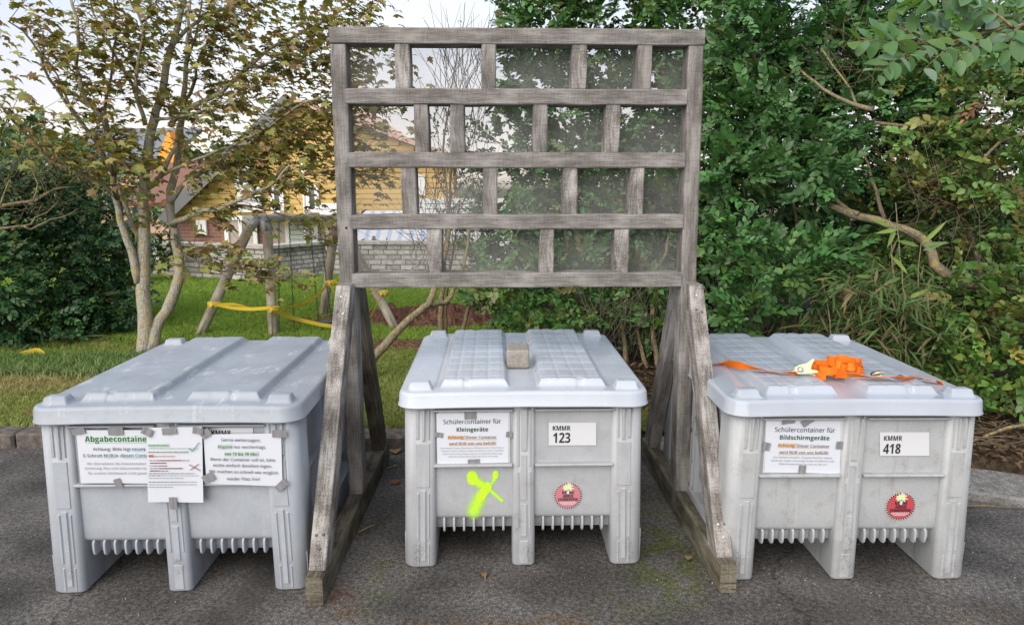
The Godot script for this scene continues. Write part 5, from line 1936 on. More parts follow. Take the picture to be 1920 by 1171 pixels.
func setting() -> void:
	structure("ground", sheet_mesh([Vector2(-400, -400), Vector2(400, -400), Vector2(400, 400), Vector2(-400, 400)], -0.012, 1.0), M.field)
	structure("asphalt_yard", sheet_mesh([Vector2(-30, -4.8), Vector2(0.9, -4.25), Vector2(30, 7), Vector2(30, 30), Vector2(-30, 30)], 0.0, 0.42), M.asphalt)
	# the lawn: a gently uneven sheet
	var f := FastNoiseLite.new()
	f.seed = 3
	f.frequency = 0.25
	var st := begin(true)
	var nx := 70
	var nz := 60
	var P := []
	for j in nz + 1:
		var row := []
		for i in nx + 1:
			var x := lerpf(-14.0, 10.0, float(i) / nx)
			var t := pow(float(j) / nz, 1.5)
			var z := lerpf(kerb_z(x) - (0.15 if x < 0.55 else 0.9), -34.0, t)
			row.append(Vector3(x, 0.088 + f.get_noise_2d(x * 2, z * 2) * 0.035 * clampf(t * 40, 0, 1), z))
		P.append(row)
	for j in nz:
		for i in nx:
			var q := [P[j + 1][i], P[j + 1][i + 1], P[j][i + 1], P[j][i]]
			for k in [0, 1, 2, 0, 2, 3]:
				var v: Vector3 = q[k]
				vtx(st, v, Vector2(v.x, v.z))
	structure("lawn", done(st), M.turf)
	# kerb stones, one by one
	var ko := Node3D.new()
	ko.name = "kerb"
	add_child(ko)
	ko.set_meta("kind", "structure")
	var x := -9.0
	var base := begin()
	base = null
	while x < 6.0:
		var l := 0.98
		var a := Vector3(x, 0, kerb_z(x))
		var b := Vector3(x + l, 0, kerb_z(x + l))
		var d := (b - a).normalized()
		var bas := Basis(d, Vector3.UP, d.cross(Vector3.UP))
		var wide := 0.17 if x < 0.5 else 0.40
		var tall := 0.098 if x < 0.5 else 0.05
		var s2 := begin()
		box(s2, Vector3.ZERO, Vector3(a.distance_to(b) - 0.012, tall + 0.05, wide), 0.014)
		put("kerb_stone", done(s2), M.kerb if x < 0.5 else M.kerb_pale, ko, Transform3D(bas, (a + b) * 0.5 + bas.z * -wide * 0.5 + Vector3(0, tall * 0.5 - 0.025 + rng.randf_range(-0.004, 0.004), 0)))
		x += l
	# bare soil under the hedge
	st = begin(true)
	P = []
	for j in 31:
		var row := []
		for i in 61:
			var xx := lerpf(0.35, 6.5, i / 60.0)
			var front := kerb_z(xx) - (0.16 if xx < 0.5 else 0.395)
			var zz := lerpf(front, -9.5, pow(j / 30.0, 1.3))
			row.append(Vector3(xx, (0.092 if j > 0 else 0.04) + 0.03 * absf(f.get_noise_2d(xx * 14, zz * 14)) + 0.10 * clampf((front - zz - 0.1) / 1.2, 0, 1), zz))
		P.append(row)
	for j in 30:
		for i in 60:
			quad(st, P[j + 1][i], P[j + 1][i + 1], P[j][i + 1], P[j][i])
	structure("soil_bed", done(st), M.soil)
	mound("reddish brown heap of dug earth by the swing's far leg", on(610, 612, 0.09) + Vector3(0.05, 0, -0.25), 0.6, 0.34, 0.07, 0.05, M.clay)
	mound("larger brown earth heap round the swing's leaning leg, behind the bent trunk", on(800, 622, 0.09) + Vector3(0.0, 0, -0.7), 0.95, 0.6, 0.17, 0.04, M.clay)
	mound("flat rust-coloured patch of bare earth before the bent trunk", on(745, 648, 0.09), 0.75, 0.36, 0.03, 0.0, M.clay)
	grass()

func grass() -> void:
	# blades in tufts; short mown turf, longer and drier by the kerb and the bushes
	var meshes := []
	for k in 4:
		var st := begin(true)
		for i in 9:
			var a := rng.randf() * TAU
			var p := Vector3(cos(a), 0, sin(a)) * rng.randf() * 0.035
			var lean := Vector3(rng.randfn(), 0, rng.randfn()) * 0.45
			var h := rng.randf_range(0.55, 1.1)
			var w := Vector3(cos(a + 1.6), 0, sin(a + 1.6)) * 0.0028
			var g := rng.randf_range(0.75, 1.25)
			var tip := p + Vector3(lean.x, 1, lean.z).normalized() * h * 0.05
			var midp := p + Vector3(lean.x * 0.5, 1, lean.z * 0.5).normalized() * h * 0.028
			for tri in [[p - w, midp - w * 0.8, p + w], [p + w, midp - w * 0.8, midp + w * 0.8], [midp - w * 0.8, tip, midp + w * 0.8]]:
				for v in tri:
					st.set_color(Color(g, g, g))
					st.set_uv(Vector2.ZERO)
					st.add_vertex(v)
		meshes.append(done(st))
	var xfs := [[], [], [], []]
	var cols := [[], [], [], []]
	var f := FastNoiseLite.new()
	f.seed = 8
	f.frequency = 0.55
	for n in 120000:
		var t := rng.randf()
		var z := -4.36 - 8.4 * pow(t, 1.6)
		var wdt := 0.82 * -z + (0.5 if n % 4 else 3.5)
		var x := rng.randf_range(-wdt, 2.2)
		if z > kerb_z(x) - 0.16: continue
		var dry := f.get_noise_2d(x * 2.2, z * 2.2)
		# the dry, trodden corner by the kerb, the shade of the trees
		var straw := smoothstep(0.15, 0.5, dry) * 0.5
		var d1 := Vector2((x + 3.9) / 1.0, (z + 5.4) / 0.36).length_squared()
		if d1 < 1.3: straw = maxf(straw, 1.0 - d1 * 0.7)
		if z > -7.0: straw = maxf(straw, 0.28 * smoothstep(-7.0, -5.0, z))
		var s := rng.randf_range(0.55, 1.0) * (1.0 if z < -6 else rng.randf_range(0.8, 1.3))
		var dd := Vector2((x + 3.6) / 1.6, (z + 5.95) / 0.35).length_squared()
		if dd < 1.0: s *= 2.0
		var c := Color(0.225, 0.30, 0.06).lerp(Color(0.42, 0.33, 0.17), straw * rng.randf_range(0.6, 1.0))
		if z < -7.0: c = c.lerp(Color(0.285, 0.43, 0.065), 0.85)
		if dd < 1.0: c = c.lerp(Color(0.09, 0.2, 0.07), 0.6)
		var k := rng.randf_range(0.75, 1.2)
		var i := rng.randi() % 4
		xfs[i].append(Transform3D(Basis(Vector3.UP, rng.randf() * TAU).scaled_local(Vector3(s, s, s) * (1.0 if z > -7 else 1.35)), Vector3(x, 0.088 + f.get_noise_2d(x, z) * 0.004, z)))
		cols[i].append(Color(c.r * k, c.g * k, c.b * k))
	for i in 4: many("grass", meshes[i], M.grass, self, xfs[i], cols[i])

func maple() -> void:
	var o := thing("maple_tree", "several-stemmed young maple with lichen-spotted grey bark and wind-blown browning leaves", "tree", on(272, 655, 0.09))
	var inv := o.transform.affine_inverse()
	var D := 6.62
	var stems := [
		# [pixels, distance at the start, at the end, radius, end radius, bark, leafy]
		[[[272, 668], [271, 600], [268, 520], [270, 440], [268, 380], [274, 310], [284, 240], [298, 195], [310, 130], [322, 85], [338, 30], [352, -30], [360, -90]], D, D, 0.072, 0.018, "bark", 0],
		[[[284, 660], [290, 620], [310, 585], [328, 548], [336, 508], [330, 450], [319, 400], [323, 340], [334, 290], [340, 240], [342, 205], [350, 120], [353, 60], [356, -20]], D, D + 0.35, 0.060, 0.012, "bark", 0],
		[[[260, 530], [244, 470], [228, 420], [214, 350], [212, 300], [202, 245], [175, 205], [152, 165], [142, 110], [146, 50], [130, -10]], D - 0.03, D - 0.5, 0.038, 0.011, "bark", 1],
		[[[259, 452], [246, 420], [234, 385], [224, 350]], D + 0.05, D - 0.2, 0.026, 0.02, "bark", 0],
		[[[276, 352], [301, 330], [318, 295], [325, 284], [336, 235], [345, 192]], D, D + 0.2, 0.028, 0.012, "bark", 0],
		[[[322, 422], [345, 410], [370, 398], [408, 392], [440, 380], [467, 367], [500, 350], [516, 340], [543, 309]], D + 0.1, D - 0.7, 0.029, 0.008, "bark", 1],
		[[[292, 336], [314, 323], [355, 303], [399, 286], [454, 263], [509, 232], [555, 201], [604, 180], [640, 165]], D, D - 0.4, 0.018, 0.006, "bark", 1],
		[[[318, 380], [340, 350], [365, 327], [402, 312], [430, 311], [466, 300], [503, 281], [534, 257], [574, 226], [620, 205], [660, 195]], D + 0.1, D + 0.4, 0.026, 0.008, "bark", 1],
		[[[402, 313], [430, 322], [485, 330], [546, 329], [600, 323], [640, 320], [690, 330]], D + 0.1, D - 0.1, 0.016, 0.006, "bark_thin", 1],
		[[[318, 235], [339, 213], [375, 194], [413, 172], [440, 150], [464, 127], [509, 89], [564, 62], [619, 31], [660, 5], [700, -20]], D, D + 0.5, 0.026, 0.008, "bark", 1],
		[[[289, 227], [310, 221], [339, 217], [395, 206], [425, 190], [444, 172], [480, 160]], D, D - 0.5, 0.018, 0.005, "bark", 1],
		[[[464, 127], [500, 120], [545, 95], [590, 75], [650, 60]], D + 0.2, D - 0.2, 0.012, 0.005, "bark_thin", 1],
		[[[272, 235], [262, 200], [254, 172], [256, 130], [261, 103], [265, 41], [247, 7], [240, -40]], D - 0.05, D - 0.4, 0.022, 0.008, "bark", 1],
		[[[254, 172], [238, 143], [220, 113], [198, 75], [182, 45], [168, 0], [160, -40]], D - 0.1, D + 0.3, 0.016, 0.007, "bark_thin", 1],
		[[[265, 41], [280, 30], [290, 10], [300, -30]], D - 0.3, D - 0.4, 0.012, 0.006, "bark_thin", 1],
		[[[213, 330], [190, 282], [165, 248], [140, 215], [120, 190], [100, 160], [82, 127], [65, 90], [40, 60], [15, 40]], D - 0.3, D - 0.9, 0.022, 0.006, "bark_thin", 1],
		[[[250, 318], [225, 300], [206, 285], [180, 262], [165, 248], [128, 190], [100, 130], [70, 85]], D, D - 0.2, 0.02, 0.006, "bark_thin", 1],
		[[[220, 372], [206, 362], [190, 345], [165, 330], [140, 320], [96, 303], [70, 275], [45, 251], [20, 220], [-15, 180]], D - 0.2, D - 1.0, 0.022, 0.008, "bark_lichen", 1],
		[[[328, 440], [336, 470], [362, 487], [405, 505], [442, 508], [485, 518], [515, 520]], D + 0.1, D - 0.8, 0.016, 0.004, "bark_thin", 1],
		[[[440, 383], [480, 388], [510, 395], [540, 412], [560, 430], [590, 445], [625, 450]], D - 0.2, D - 0.5, 0.010, 0.004, "bark_thin", 1],
		[[[322, 85], [345, 60], [385, 30], [430, 10], [480, -10], [540, -40]], D, D + 0.2, 0.02, 0.008, "bark", 1],
		[[[342, 205], [365, 150], [372, 110], [400, 60], [420, 20], [450, -20]], D + 0.2, D + 0.7, 0.018, 0.007, "bark_thin", 1],
		[[[350, 120], [362, 80], [372, 40], [378, 0], [382, -40]], D + 0.3, D + 0.3, 0.014, 0.007, "bark_thin", 1],
		[[[202, 245], [196, 200], [206, 150], [212, 100], [216, 40], [210, -20]], D - 0.3, D - 0.1, 0.016, 0.006, "bark_thin", 1],
	]
	var green := maple_leaf(Color(0.21, 0.245, 0.055), Color(0.26, 0.20, 0.08), 0.5)
	var olive := maple_leaf(Color(0.275, 0.285, 0.08), Color(0.28, 0.20, 0.09), 0.8)
	var brown := maple_leaf(Color(0.29, 0.21, 0.10), Color(0.25, 0.145, 0.075), 1.1)
	var pale := maple_leaf(Color(0.29, 0.30, 0.16), Color(0.26, 0.21, 0.11), 0.8)
	var lm := [green, olive, brown, pale, maple_leaf(Color(0.13, 0.205, 0.04), Color(0.16, 0.16, 0.045), 0.4)]
	var places := []
	for s in stems:
		var pts := px_path(s[0], s[1], s[2])
		for i in pts.size(): pts[i] = inv * pts[i]
		var path := limb(o, "trunk" if s[3] > 0.06 else "branch", pts, s[3], s[4], M[s[5]], 0.1, 10 if s[3] > 0.04 else 6)
		if s[6] == 0: continue
		# twigs, blown towards the right, with leaves on long stalks
		var n := path.size()
		var tw := begin(true)
		for i in range(int(n * 0.2), n):
			for rep in 3:
				if rng.randf() < 0.2: continue
				var p: Vector3 = path[i]
				var d := (Vector3(0.9, 0.25, 0) + Vector3(rng.randfn() * 0.7, rng.randfn() * 0.75, rng.randfn() * 0.9)).normalized()
				var l := rng.randf_range(0.10, 0.42)
				var e := p + d * l + Vector3(0.05, -0.04 * l, 0)
				tube(tw, [p, p.lerp(e, 0.5) + Vector3(0, 0.02, 0), e], [0.0035, 0.0026, 0.0016], 3)
				var leaves := 3 + rng.randi() % 4
				for q in leaves:
					var t := rng.randf_range(0.35, 1.0)
					places.append([p.lerp(e, t) + Vector3(rng.randfn(), rng.randfn(), rng.randfn()) * 0.03, 0])
		put("twigs", done(tw), M.bark_thin, o).set_meta("kind", "stuff")
	# the crown's outer fringe, above and right
	for q in [[470, 30, 6.7, 0.95, 0.42, 460], [590, 110, 6.8, 0.55, 0.5, 420], [570, 270, 6.9, 0.6, 0.4, 420], [470, 285, 6.6, 0.55, 0.35, 230], [420, 345, 6.4, 0.35, 0.14, 60], [290, 310, 6.4, 0.35, 0.25, 90], [320, 60, 6.6, 0.6, 0.4, 130], [650, 130, 7.0, 0.5, 0.75, 340], [700, 260, 7.1, 0.32, 0.55, 190], [395, 480, 6.2, 0.35, 0.16, 55], [100, 60, 6.3, 0.6, 0.35, 170], [200, 110, 6.4, 0.6, 0.5, 150], [180, 270, 6.2, 0.8, 0.28, 200], [560, 375, 6.5, 0.4, 0.2, 25], [400, 200, 6.8, 0.6, 0.5, 120], [60, 270, 6.6, 0.6, 0.2, 120], [690, 50, 7.0, 0.3, 0.35, 60]]:
		for k in q[5]:
			var u := Vector3(rng.randfn() * 0.55, rng.randfn() * 0.55, rng.randfn() * 0.55)
			places.append([inv * (at(q[0], q[1], q[2]) + Vector3(u.x * q[3], u.y * q[4], u.z * 0.9)), 1])
	var all := []
	for pl in places:
		var p: Vector3 = pl[0]
		var d := (Vector3(1.0, -0.12, 0.1) + Vector3(rng.randfn() * 0.45, rng.randfn() * 0.38, rng.randfn() * 0.6)).normalized()
		var up := Vector3(rng.randfn() * 0.3, 1.0, 0.12 + rng.randfn() * 0.42)
		var s := rng.randf_range(0.065, 0.115)
		var kind: int = [0, 0, 0, 1, 1, 1, 2, 2, 3, 4][rng.randi() % 10]
		var low: float = p.y + o.position.y
		if low < 1.25 and rng.randf() < 0.5: kind = [0, 2, 4][rng.randi() % 3]
		all.append([EYE.distance_to(o.transform * p), kind, Transform3D(basis_along(d, up).scaled_local(Vector3(s * rng.randf_range(0.62, 0.95), s, s)), p)])
	all.sort_custom(func(a, b): return a[0] < b[0])
	var xfs := [[], [], [], [], []]
	var cols := [[], [], [], [], []]
	for i in all.size():
		if i < 290:
			put("leaf", lm[all[i][1]], M.leaf_dry, o, all[i][2])
			continue
		xfs[all[i][1]].append(all[i][2])
		var k := rng.randf_range(0.7, 1.25)
		cols[all[i][1]].append(Color(k * rng.randf_range(0.9, 1.15), k, k * 0.95))
	for k in 5: many("foliage", lm[k], M.leaf_dry, o, xfs[k], cols[k])

func lobe(px: float, py: float, d: float, rx: float, ry: float, rz: float, k := 1.0) -> Array:
	return [at(px, py, d), Vector3(rx, ry, rz), k]

func stems(o: Node3D, list: Array) -> void:
	for s in list:
		limb(o, "branch", px_path(s[0], s[1], s[2]), s[3], s[4], M[s[5]], 0.09, 7)

func fine_twigs(o: Node3D, c: Vector3, r: Vector3, n: int, l: float, dir: Vector3, spread: float, mat: Material, thick := 0.003) -> void:
	var st := begin(true)
	for i in n:
		var p := c + Vector3(rng.randf_range(-1, 1) * r.x, rng.randf_range(-1, 1) * r.y, rng.randf_range(-1, 1) * r.z)
		var d := (dir + Vector3(rng.randfn(), rng.randfn(), rng.randfn()) * spread).normalized()
		var k := l * rng.randf_range(0.5, 1.3)
		var q := p + d * k * 0.5 + Vector3(rng.randfn(), rng.randfn(), rng.randfn()) * k * 0.06
		tube(st, [p, q, p + d * k + Vector3(rng.randfn(), rng.randfn(), rng.randfn()) * k * 0.1], [thick, thick * 0.75, thick * 0.4], 3)
	put("twigs", done(st), mat, o).set_meta("kind", "stuff")

func hedges() -> void:
	# ---- dark bush left of the maple
	var o := thing("dark_bush", "dense dark green bush at the lawn's left edge behind the maple", "bush")
	shrub(o, [lobe(40, 520, 7.3, 0.75, 0.6, 0.7), lobe(-60, 420, 7.2, 0.7, 0.8, 0.7), lobe(130, 470, 7.7, 0.7, 0.55, 0.6), lobe(90, 400, 7.8, 0.7, 0.5, 0.6), lobe(190, 580, 7.6, 0.45, 0.3, 0.5, 1.3), lobe(60, 590, 7.2, 0.7, 0.28, 0.6), lobe(215, 510, 7.9, 0.32, 0.35, 0.4), lobe(30, 320, 7.8, 0.8, 0.4, 0.6, 0.7), lobe(-30, 520, 6.7, 0.5, 0.45, 0.4), lobe(170, 395, 8.0, 0.5, 0.4, 0.5, 0.8)],
		{"n": 11, "l": 0.26, "ll": 0.062, "lw": 0.036, "tone": Color(0.042, 0.10, 0.04), "vary": 0.25, "density": 330.0, "own": 20, "inner": 0.2, "rise": 0.1})
	stems(o, [[[[30, 640], [60, 600], [110, 560], [170, 530]], 7.2, 7.4, 0.03, 0.008, "bark_brown"], [[[10, 650], [40, 560], [80, 470], [120, 390]], 7.3, 7.4, 0.045, 0.01, "bark_brown"], [[[60, 625], [120, 632], [200, 628]], 7.1, 7.0, 0.012, 0.004, "bark_brown"]])
	# bare lichened boughs in front of it
	o = thing("thorn_bough", "bare yellow-lichened crooked boughs reaching in before the dark bush", "bough")
	stems(o, [[[[-40, 395], [0, 386], [40, 381], [65, 376], [85, 362], [110, 352], [140, 350]], 6.2, 6.5, 0.022, 0.006, "bark_lichen"], [[[-30, 432], [10, 427], [45, 424], [62, 410], [90, 396], [110, 375]], 6.1, 6.5, 0.018, 0.004, "bark_lichen"], [[[45, 424], [55, 432], [80, 418], [100, 410], [130, 402], [145, 390]], 6.2, 6.5, 0.012, 0.003, "bark_lichen"], [[[60, 378], [70, 350], [60, 320], [55, 300]], 6.3, 6.4, 0.008, 0.003, "bark_lichen"], [[[85, 362], [75, 335], [78, 310]], 6.4, 6.3, 0.007, 0.002, "bark_lichen"], [[[0, 386], [12, 350], [20, 330]], 6.2, 6.3, 0.01, 0.003, "bark_lichen"]])
	fine_twigs(o, at(60, 350, 6.4), Vector3(0.4, 0.25, 0.3), 110, 0.3, Vector3(0.3, 0.6, 0), 0.7, M.bark_lichen, 0.003)
	shrub(o, [lobe(50, 310, 6.8, 0.7, 0.22, 0.4, 0.5), lobe(130, 300, 6.9, 0.5, 0.2, 0.4, 0.5), lobe(10, 400, 6.6, 0.3, 0.2, 0.3, 0.4)], {"n": 8, "l": 0.2, "ll": 0.05, "lw": 0.028, "tone": Color(0.11, 0.145, 0.04), "vary": 0.3, "density": 260.0, "own": 12})
	# ---- the bent trunk and the bare fan of twigs behind the lattice
	o = thing("bare_shrub", "half bare shrub with bent lichened trunk rising behind the lattice", "shrub")
	stems(o, [[[[655, 730], [690, 688], [715, 655], [745, 620], [775, 592], [800, 572], [812, 548], [822, 515], [835, 470], [842, 430]], 5.6, 6.2, 0.044, 0.02, "bark_lichen"], [[[790, 578], [812, 570], [835, 570], [850, 545], [868, 500], [880, 440], [890, 380]], 5.9, 6.4, 0.028, 0.008, "bark_lichen"],
		[[[826, 650], [826, 600], [828, 550], [832, 500], [840, 420], [845, 330], [850, 250]], 6.6, 6.6, 0.03, 0.008, "bark_brown"], [[[838, 650], [836, 600], [838, 560], [850, 470], [862, 380]], 6.7, 6.7, 0.013, 0.006, "bark_brown"], [[[855, 650], [868, 610], [880, 575], [890, 540]], 6.3, 6.3, 0.022, 0.016, "bark_brown"],
		[[[842, 430], [838, 360], [830, 290], [838, 220], [850, 150], [858, 90], [870, 40], [872, 5]], 6.3, 6.5, 0.014, 0.003, "bark_thin"], [[[850, 330], [870, 260], [865, 190], [845, 130], [828, 80]], 6.4, 6.5, 0.009, 0.003, "bark_thin"], [[[865, 200], [880, 150], [900, 110], [915, 70]], 6.5, 6.5, 0.007, 0.002, "bark_thin"], [[[848, 400], [820, 330], [790, 280], [782, 230]], 6.4, 6.5, 0.008, 0.002, "bark_thin"], [[[850, 260], [860, 180], [880, 90], [884, 30]], 6.4, 6.5, 0.007, 0.002, "bark_thin"]])
	fine_twigs(o, at(865, 200, 6.5), Vector3(0.2, 0.45, 0.25), 90, 0.55, Vector3(0.05, 1, 0), 0.35, M.bark_thin, 0.0035)
	fine_twigs(o, at(850, 400, 6.5), Vector3(0.3, 0.4, 0.3), 150, 0.5, Vector3(0.15, 0.8, 0), 0.5, M.bark_thin, 0.0032)
	fine_twigs(o, at(810, 490, 6.3), Vector3(0.2, 0.2, 0.25), 40, 0.4, Vector3(-0.4, 0.7, 0), 0.5, M.bark_thin, 0.0028)
	shrub(o, [lobe(835, 260, 7.0, 0.18, 0.35, 0.25, 0.5), lobe(870, 330, 7.0, 0.3, 0.4, 0.3, 0.5)], {"n": 9, "l": 0.18, "ll": 0.045, "lw": 0.026, "tone": Color(0.055, 0.12, 0.04), "vary": 0.3, "density": 260.0, "own": 10})
	# ---- tall evergreen behind the lattice
	o = thing("tall_hedge_shrub", "tall glossy evergreen shrub rising behind the lattice's right half", "shrub")
	shrub(o, [lobe(1010, 40, 7.0, 0.42, 0.55, 0.5), lobe(1150, 10, 7.2, 0.6, 0.6, 0.6), lobe(1290, 60, 6.9, 0.6, 0.6, 0.6), lobe(1050, 190, 7.1, 0.6, 0.5, 0.5, 0.75), lobe(1210, 210, 7.0, 0.55, 0.6, 0.6), lobe(960, 270, 7.1, 0.4, 0.45, 0.4, 0.65), lobe(1100, 360, 6.9, 0.6, 0.5, 0.6), lobe(960, 440, 6.8, 0.5, 0.4, 0.5, 0.8), lobe(1240, 420, 6.5, 0.55, 0.6, 0.6), lobe(1090, 520, 6.4, 0.55, 0.3, 0.5), lobe(1200, 540, 6.2, 0.4, 0.3, 0.45), lobe(940, 545, 6.3, 0.34, 0.2, 0.35, 0.9), lobe(985, 590, 6.2, 0.2, 0.14, 0.25, 0.8), lobe(1070, 600, 6.0, 0.3, 0.15, 0.3, 0.7), lobe(1180, 610, 6.1, 0.3, 0.2, 0.3, 0.7), lobe(1240, 590, 5.9, 0.25, 0.22, 0.3, 0.7), lobe(1330, 250, 6.6, 0.5, 0.7, 0.6), lobe(1060, 90, 7.6, 0.8, 0.7, 0.5), lobe(1200, 340, 7.6, 0.9, 0.7, 0.5)],
		{"n": 11, "l": 0.24, "ll": 0.07, "lw": 0.042, "tone": Color(0.078, 0.165, 0.052), "vary": 0.3, "density": 250.0, "own": 22, "yellow": 0.14})
	stems(o, [[[[985, 650], [985, 600], [1000, 520], [1020, 430], [1040, 300]], 6.6, 6.9, 0.045, 0.015, "bark_brown"], [[[1095, 640], [1085, 580], [1070, 520], [1060, 420]], 6.2, 6.6, 0.028, 0.012, "bark_lichen"], [[[1130, 660], [1110, 590], [1090, 540]], 6.0, 6.3, 0.02, 0.01, "bark_lichen"], [[[1175, 680], [1165, 600], [1150, 520], [1160, 400]], 5.8, 6.3, 0.022, 0.01, "bark_brown"], [[[1215, 690], [1195, 610], [1200, 530]], 5.7, 6.0, 0.02, 0.01, "bark_brown"], [[[1240, 700], [1222, 620], [1232, 540], [1260, 420]], 5.6, 6.0, 0.024, 0.012, "bark_brown"], [[[890, 560], [930, 570], [970, 580]], 6.3, 6.2, 0.008, 0.004, "bark_thin"], [[[1340, 30], [1345, 80], [1335, 130]], 6.4, 6.5, 0.022, 0.016, "bark_brown"]])
	fine_twigs(o, at(1180, 640, 5.9), Vector3(0.35, 0.2, 0.25), 170, 0.45, Vector3(0.05, 1, 0), 0.4, M.bark_thin, 0.0035)
	# ---- big dark shrub right of the lattice
	o = thing("broad_hedge_shrub", "broad dark evergreen shrub overhanging the strapped container", "shrub")
	shrub(o, [lobe(1370, 330, 5.6, 0.299, 0.23, 0.45), lobe(1480, 270, 5.8, 0.44, 0.279, 0.5), lobe(1400, 230, 6, 0.44, 0.328, 0.5), lobe(1360, 440, 5.4, 0.246, 0.164, 0.4), lobe(1520, 330, 5.4, 0.282, 0.18, 0.4), lobe(1450, 500, 5.3, 0.44, 0.197, 0.45), lobe(1530, 480, 5.4, 0.282, 0.197, 0.4), lobe(1380, 570, 5.2, 0.246, 0.164, 0.35, 0.8), lobe(1480, 180, 6.2, 0.528, 0.287, 0.5), lobe(1400, 100, 6.3, 0.484, 0.369, 0.5), lobe(1560, 90, 6.2, 0.528, 0.328, 0.5), lobe(1640, 200, 6, 0.44, 0.287, 0.5, 0.8), lobe(1480, 20, 6.4, 0.616, 0.328, 0.5), lobe(1660, 40, 6.3, 0.528, 0.328, 0.5), lobe(1420, 400, 6.6, 0.528, 0.574, 0.35, 0.9), lobe(1560, 420, 6.6, 0.528, 0.574, 0.35, 0.9), lobe(1500, 560, 6.4, 0.616, 0.246, 0.35, 0.8)],
		{"n": 11, "l": 0.25, "ll": 0.078, "lw": 0.046, "tone": Color(0.072, 0.163, 0.055), "vary": 0.3, "density": 215.0, "own": 24, "yellow": 0.05})
	stems(o, [[[[1640, 205], [1600, 196], [1560, 175], [1530, 155], [1500, 130]], 5.5, 5.7, 0.020, 0.008, "bark_lichen"], [[[1610, 205], [1590, 160], [1560, 120], [1540, 90]], 5.6, 5.8, 0.012, 0.005, "bark_lichen"], [[[1640, 230], [1700, 235], [1760, 240]], 5.5, 5.4, 0.014, 0.01, "bark_brown"], [[[1420, 330], [1450, 355], [1520, 365], [1560, 360]], 5.6, 5.6, 0.012, 0.008, "bark_brown"], [[[1660, 410], [1640, 350], [1625, 300], [1600, 260]], 5.5, 5.8, 0.018, 0.008, "bark_brown"], [[[1400, 690], [1410, 600], [1430, 500], [1450, 380]], 6.2, 6.3, 0.03, 0.015, "bark_brown"], [[[1500, 690], [1490, 580], [1500, 470], [1480, 350]], 6.2, 6.3, 0.03, 0.012, "bark_brown"], [[[1450, 690], [1470, 600], [1520, 520]], 6.1, 6.2, 0.018, 0.01, "bark_brown"]])
	fine_twigs(o, at(1600, 130, 5.8), Vector3(0.35, 0.2, 0.3), 90, 0.35, Vector3(-0.3, 0.7, 0), 0.6, M.bark_brown, 0.003)
	fine_twigs(o, at(1420, 610, 5.9), Vector3(0.35, 0.2, 0.3), 110, 0.4, Vector3(0, 1, 0), 0.5, M.bark_thin, 0.003)
	# ---- far right shrub, lighter, with withered leaves and lichened boughs
	o = thing("mixed_right_shrub", "lighter yellow-green shrub with lichened boughs and withered brown leaves at the frame edge", "shrub")
	shrub(o, [lobe(1850, 200, 5.2, 0.42, 0.34, 0.4), lobe(1760, 280, 5.5, 0.4, 0.25, 0.4, 0.8), lobe(1890, 320, 5.0, 0.35, 0.3, 0.4), lobe(1840, 560, 4.9, 0.4, 0.26, 0.35), lobe(1760, 650, 4.9, 0.35, 0.2, 0.3, 0.9), lobe(1870, 690, 4.7, 0.36, 0.26, 0.3), lobe(1900, 480, 5.0, 0.3, 0.34, 0.4, 0.8), lobe(1960, 600, 4.8, 0.4, 0.5, 0.4), lobe(1800, 450, 5.8, 0.5, 0.4, 0.4, 0.7), lobe(1900, 80, 5.6, 0.6, 0.4, 0.4), lobe(1780, 120, 5.9, 0.5, 0.35, 0.4), lobe(1720, 420, 6.2, 0.6, 0.6, 0.35), lobe(1870, 400, 6.2, 0.6, 0.8, 0.35), lobe(1900, 740, 4.5, 0.25, 0.14, 0.2, 0.8), lobe(1790, 350, 5.35, 0.4, 0.25, 0.3, 0.8), lobe(1800, 740, 4.75, 0.25, 0.12, 0.2, 0.9), lobe(1700, 300, 5.7, 0.35, 0.3, 0.3, 0.8)],
		{"n": 10, "l": 0.23, "ll": 0.066, "lw": 0.043, "tone": Color(0.095, 0.175, 0.046), "vary": 0.3, "density": 225.0, "own": 24, "yellow": 0.22})
	stems(o, [[[[1555, 385], [1590, 400], [1640, 412], [1690, 428], [1730, 445], [1748, 475], [1762, 505], [1800, 525], [1850, 535], [1930, 545]], 5.3, 4.9, 0.024, 0.045, "bark_lichen"], [[[1550, 355], [1580, 385], [1610, 400]], 5.4, 5.2, 0.012, 0.018, "bark_lichen"], [[[1940, 190], [1880, 198], [1825, 200], [1812, 222], [1790, 240]], 5.0, 5.3, 0.012, 0.005, "bark_lichen"], [[[1930, 250], [1880, 265], [1840, 302], [1790, 325], [1740, 330]], 4.9, 5.2, 0.014, 0.005, "bark_lichen"], [[[1825, 200], [1840, 198], [1900, 195]], 5.1, 5.0, 0.01, 0.01, "bark_lichen"], [[[1900, 700], [1850, 560], [1820, 420], [1800, 260]], 5.4, 5.5, 0.03, 0.012, "bark_brown"], [[[1800, 838], [1850, 815], [1900, 800], [1960, 790]], 4.25, 4.3, 0.008, 0.012, "bark_lichen"]])
	fine_twigs(o, at(1800, 360, 5.2), Vector3(0.3, 0.25, 0.3), 110, 0.32, Vector3(-0.6, 0.3, 0), 0.7, M.bark_brown, 0.0026)
	fine_twigs(o, at(1830, 500, 5.0), Vector3(0.4, 0.4, 0.3), 60, 0.4, Vector3(-0.3, 0.5, 0.1), 0.6, M.bark_thin, 0.003)
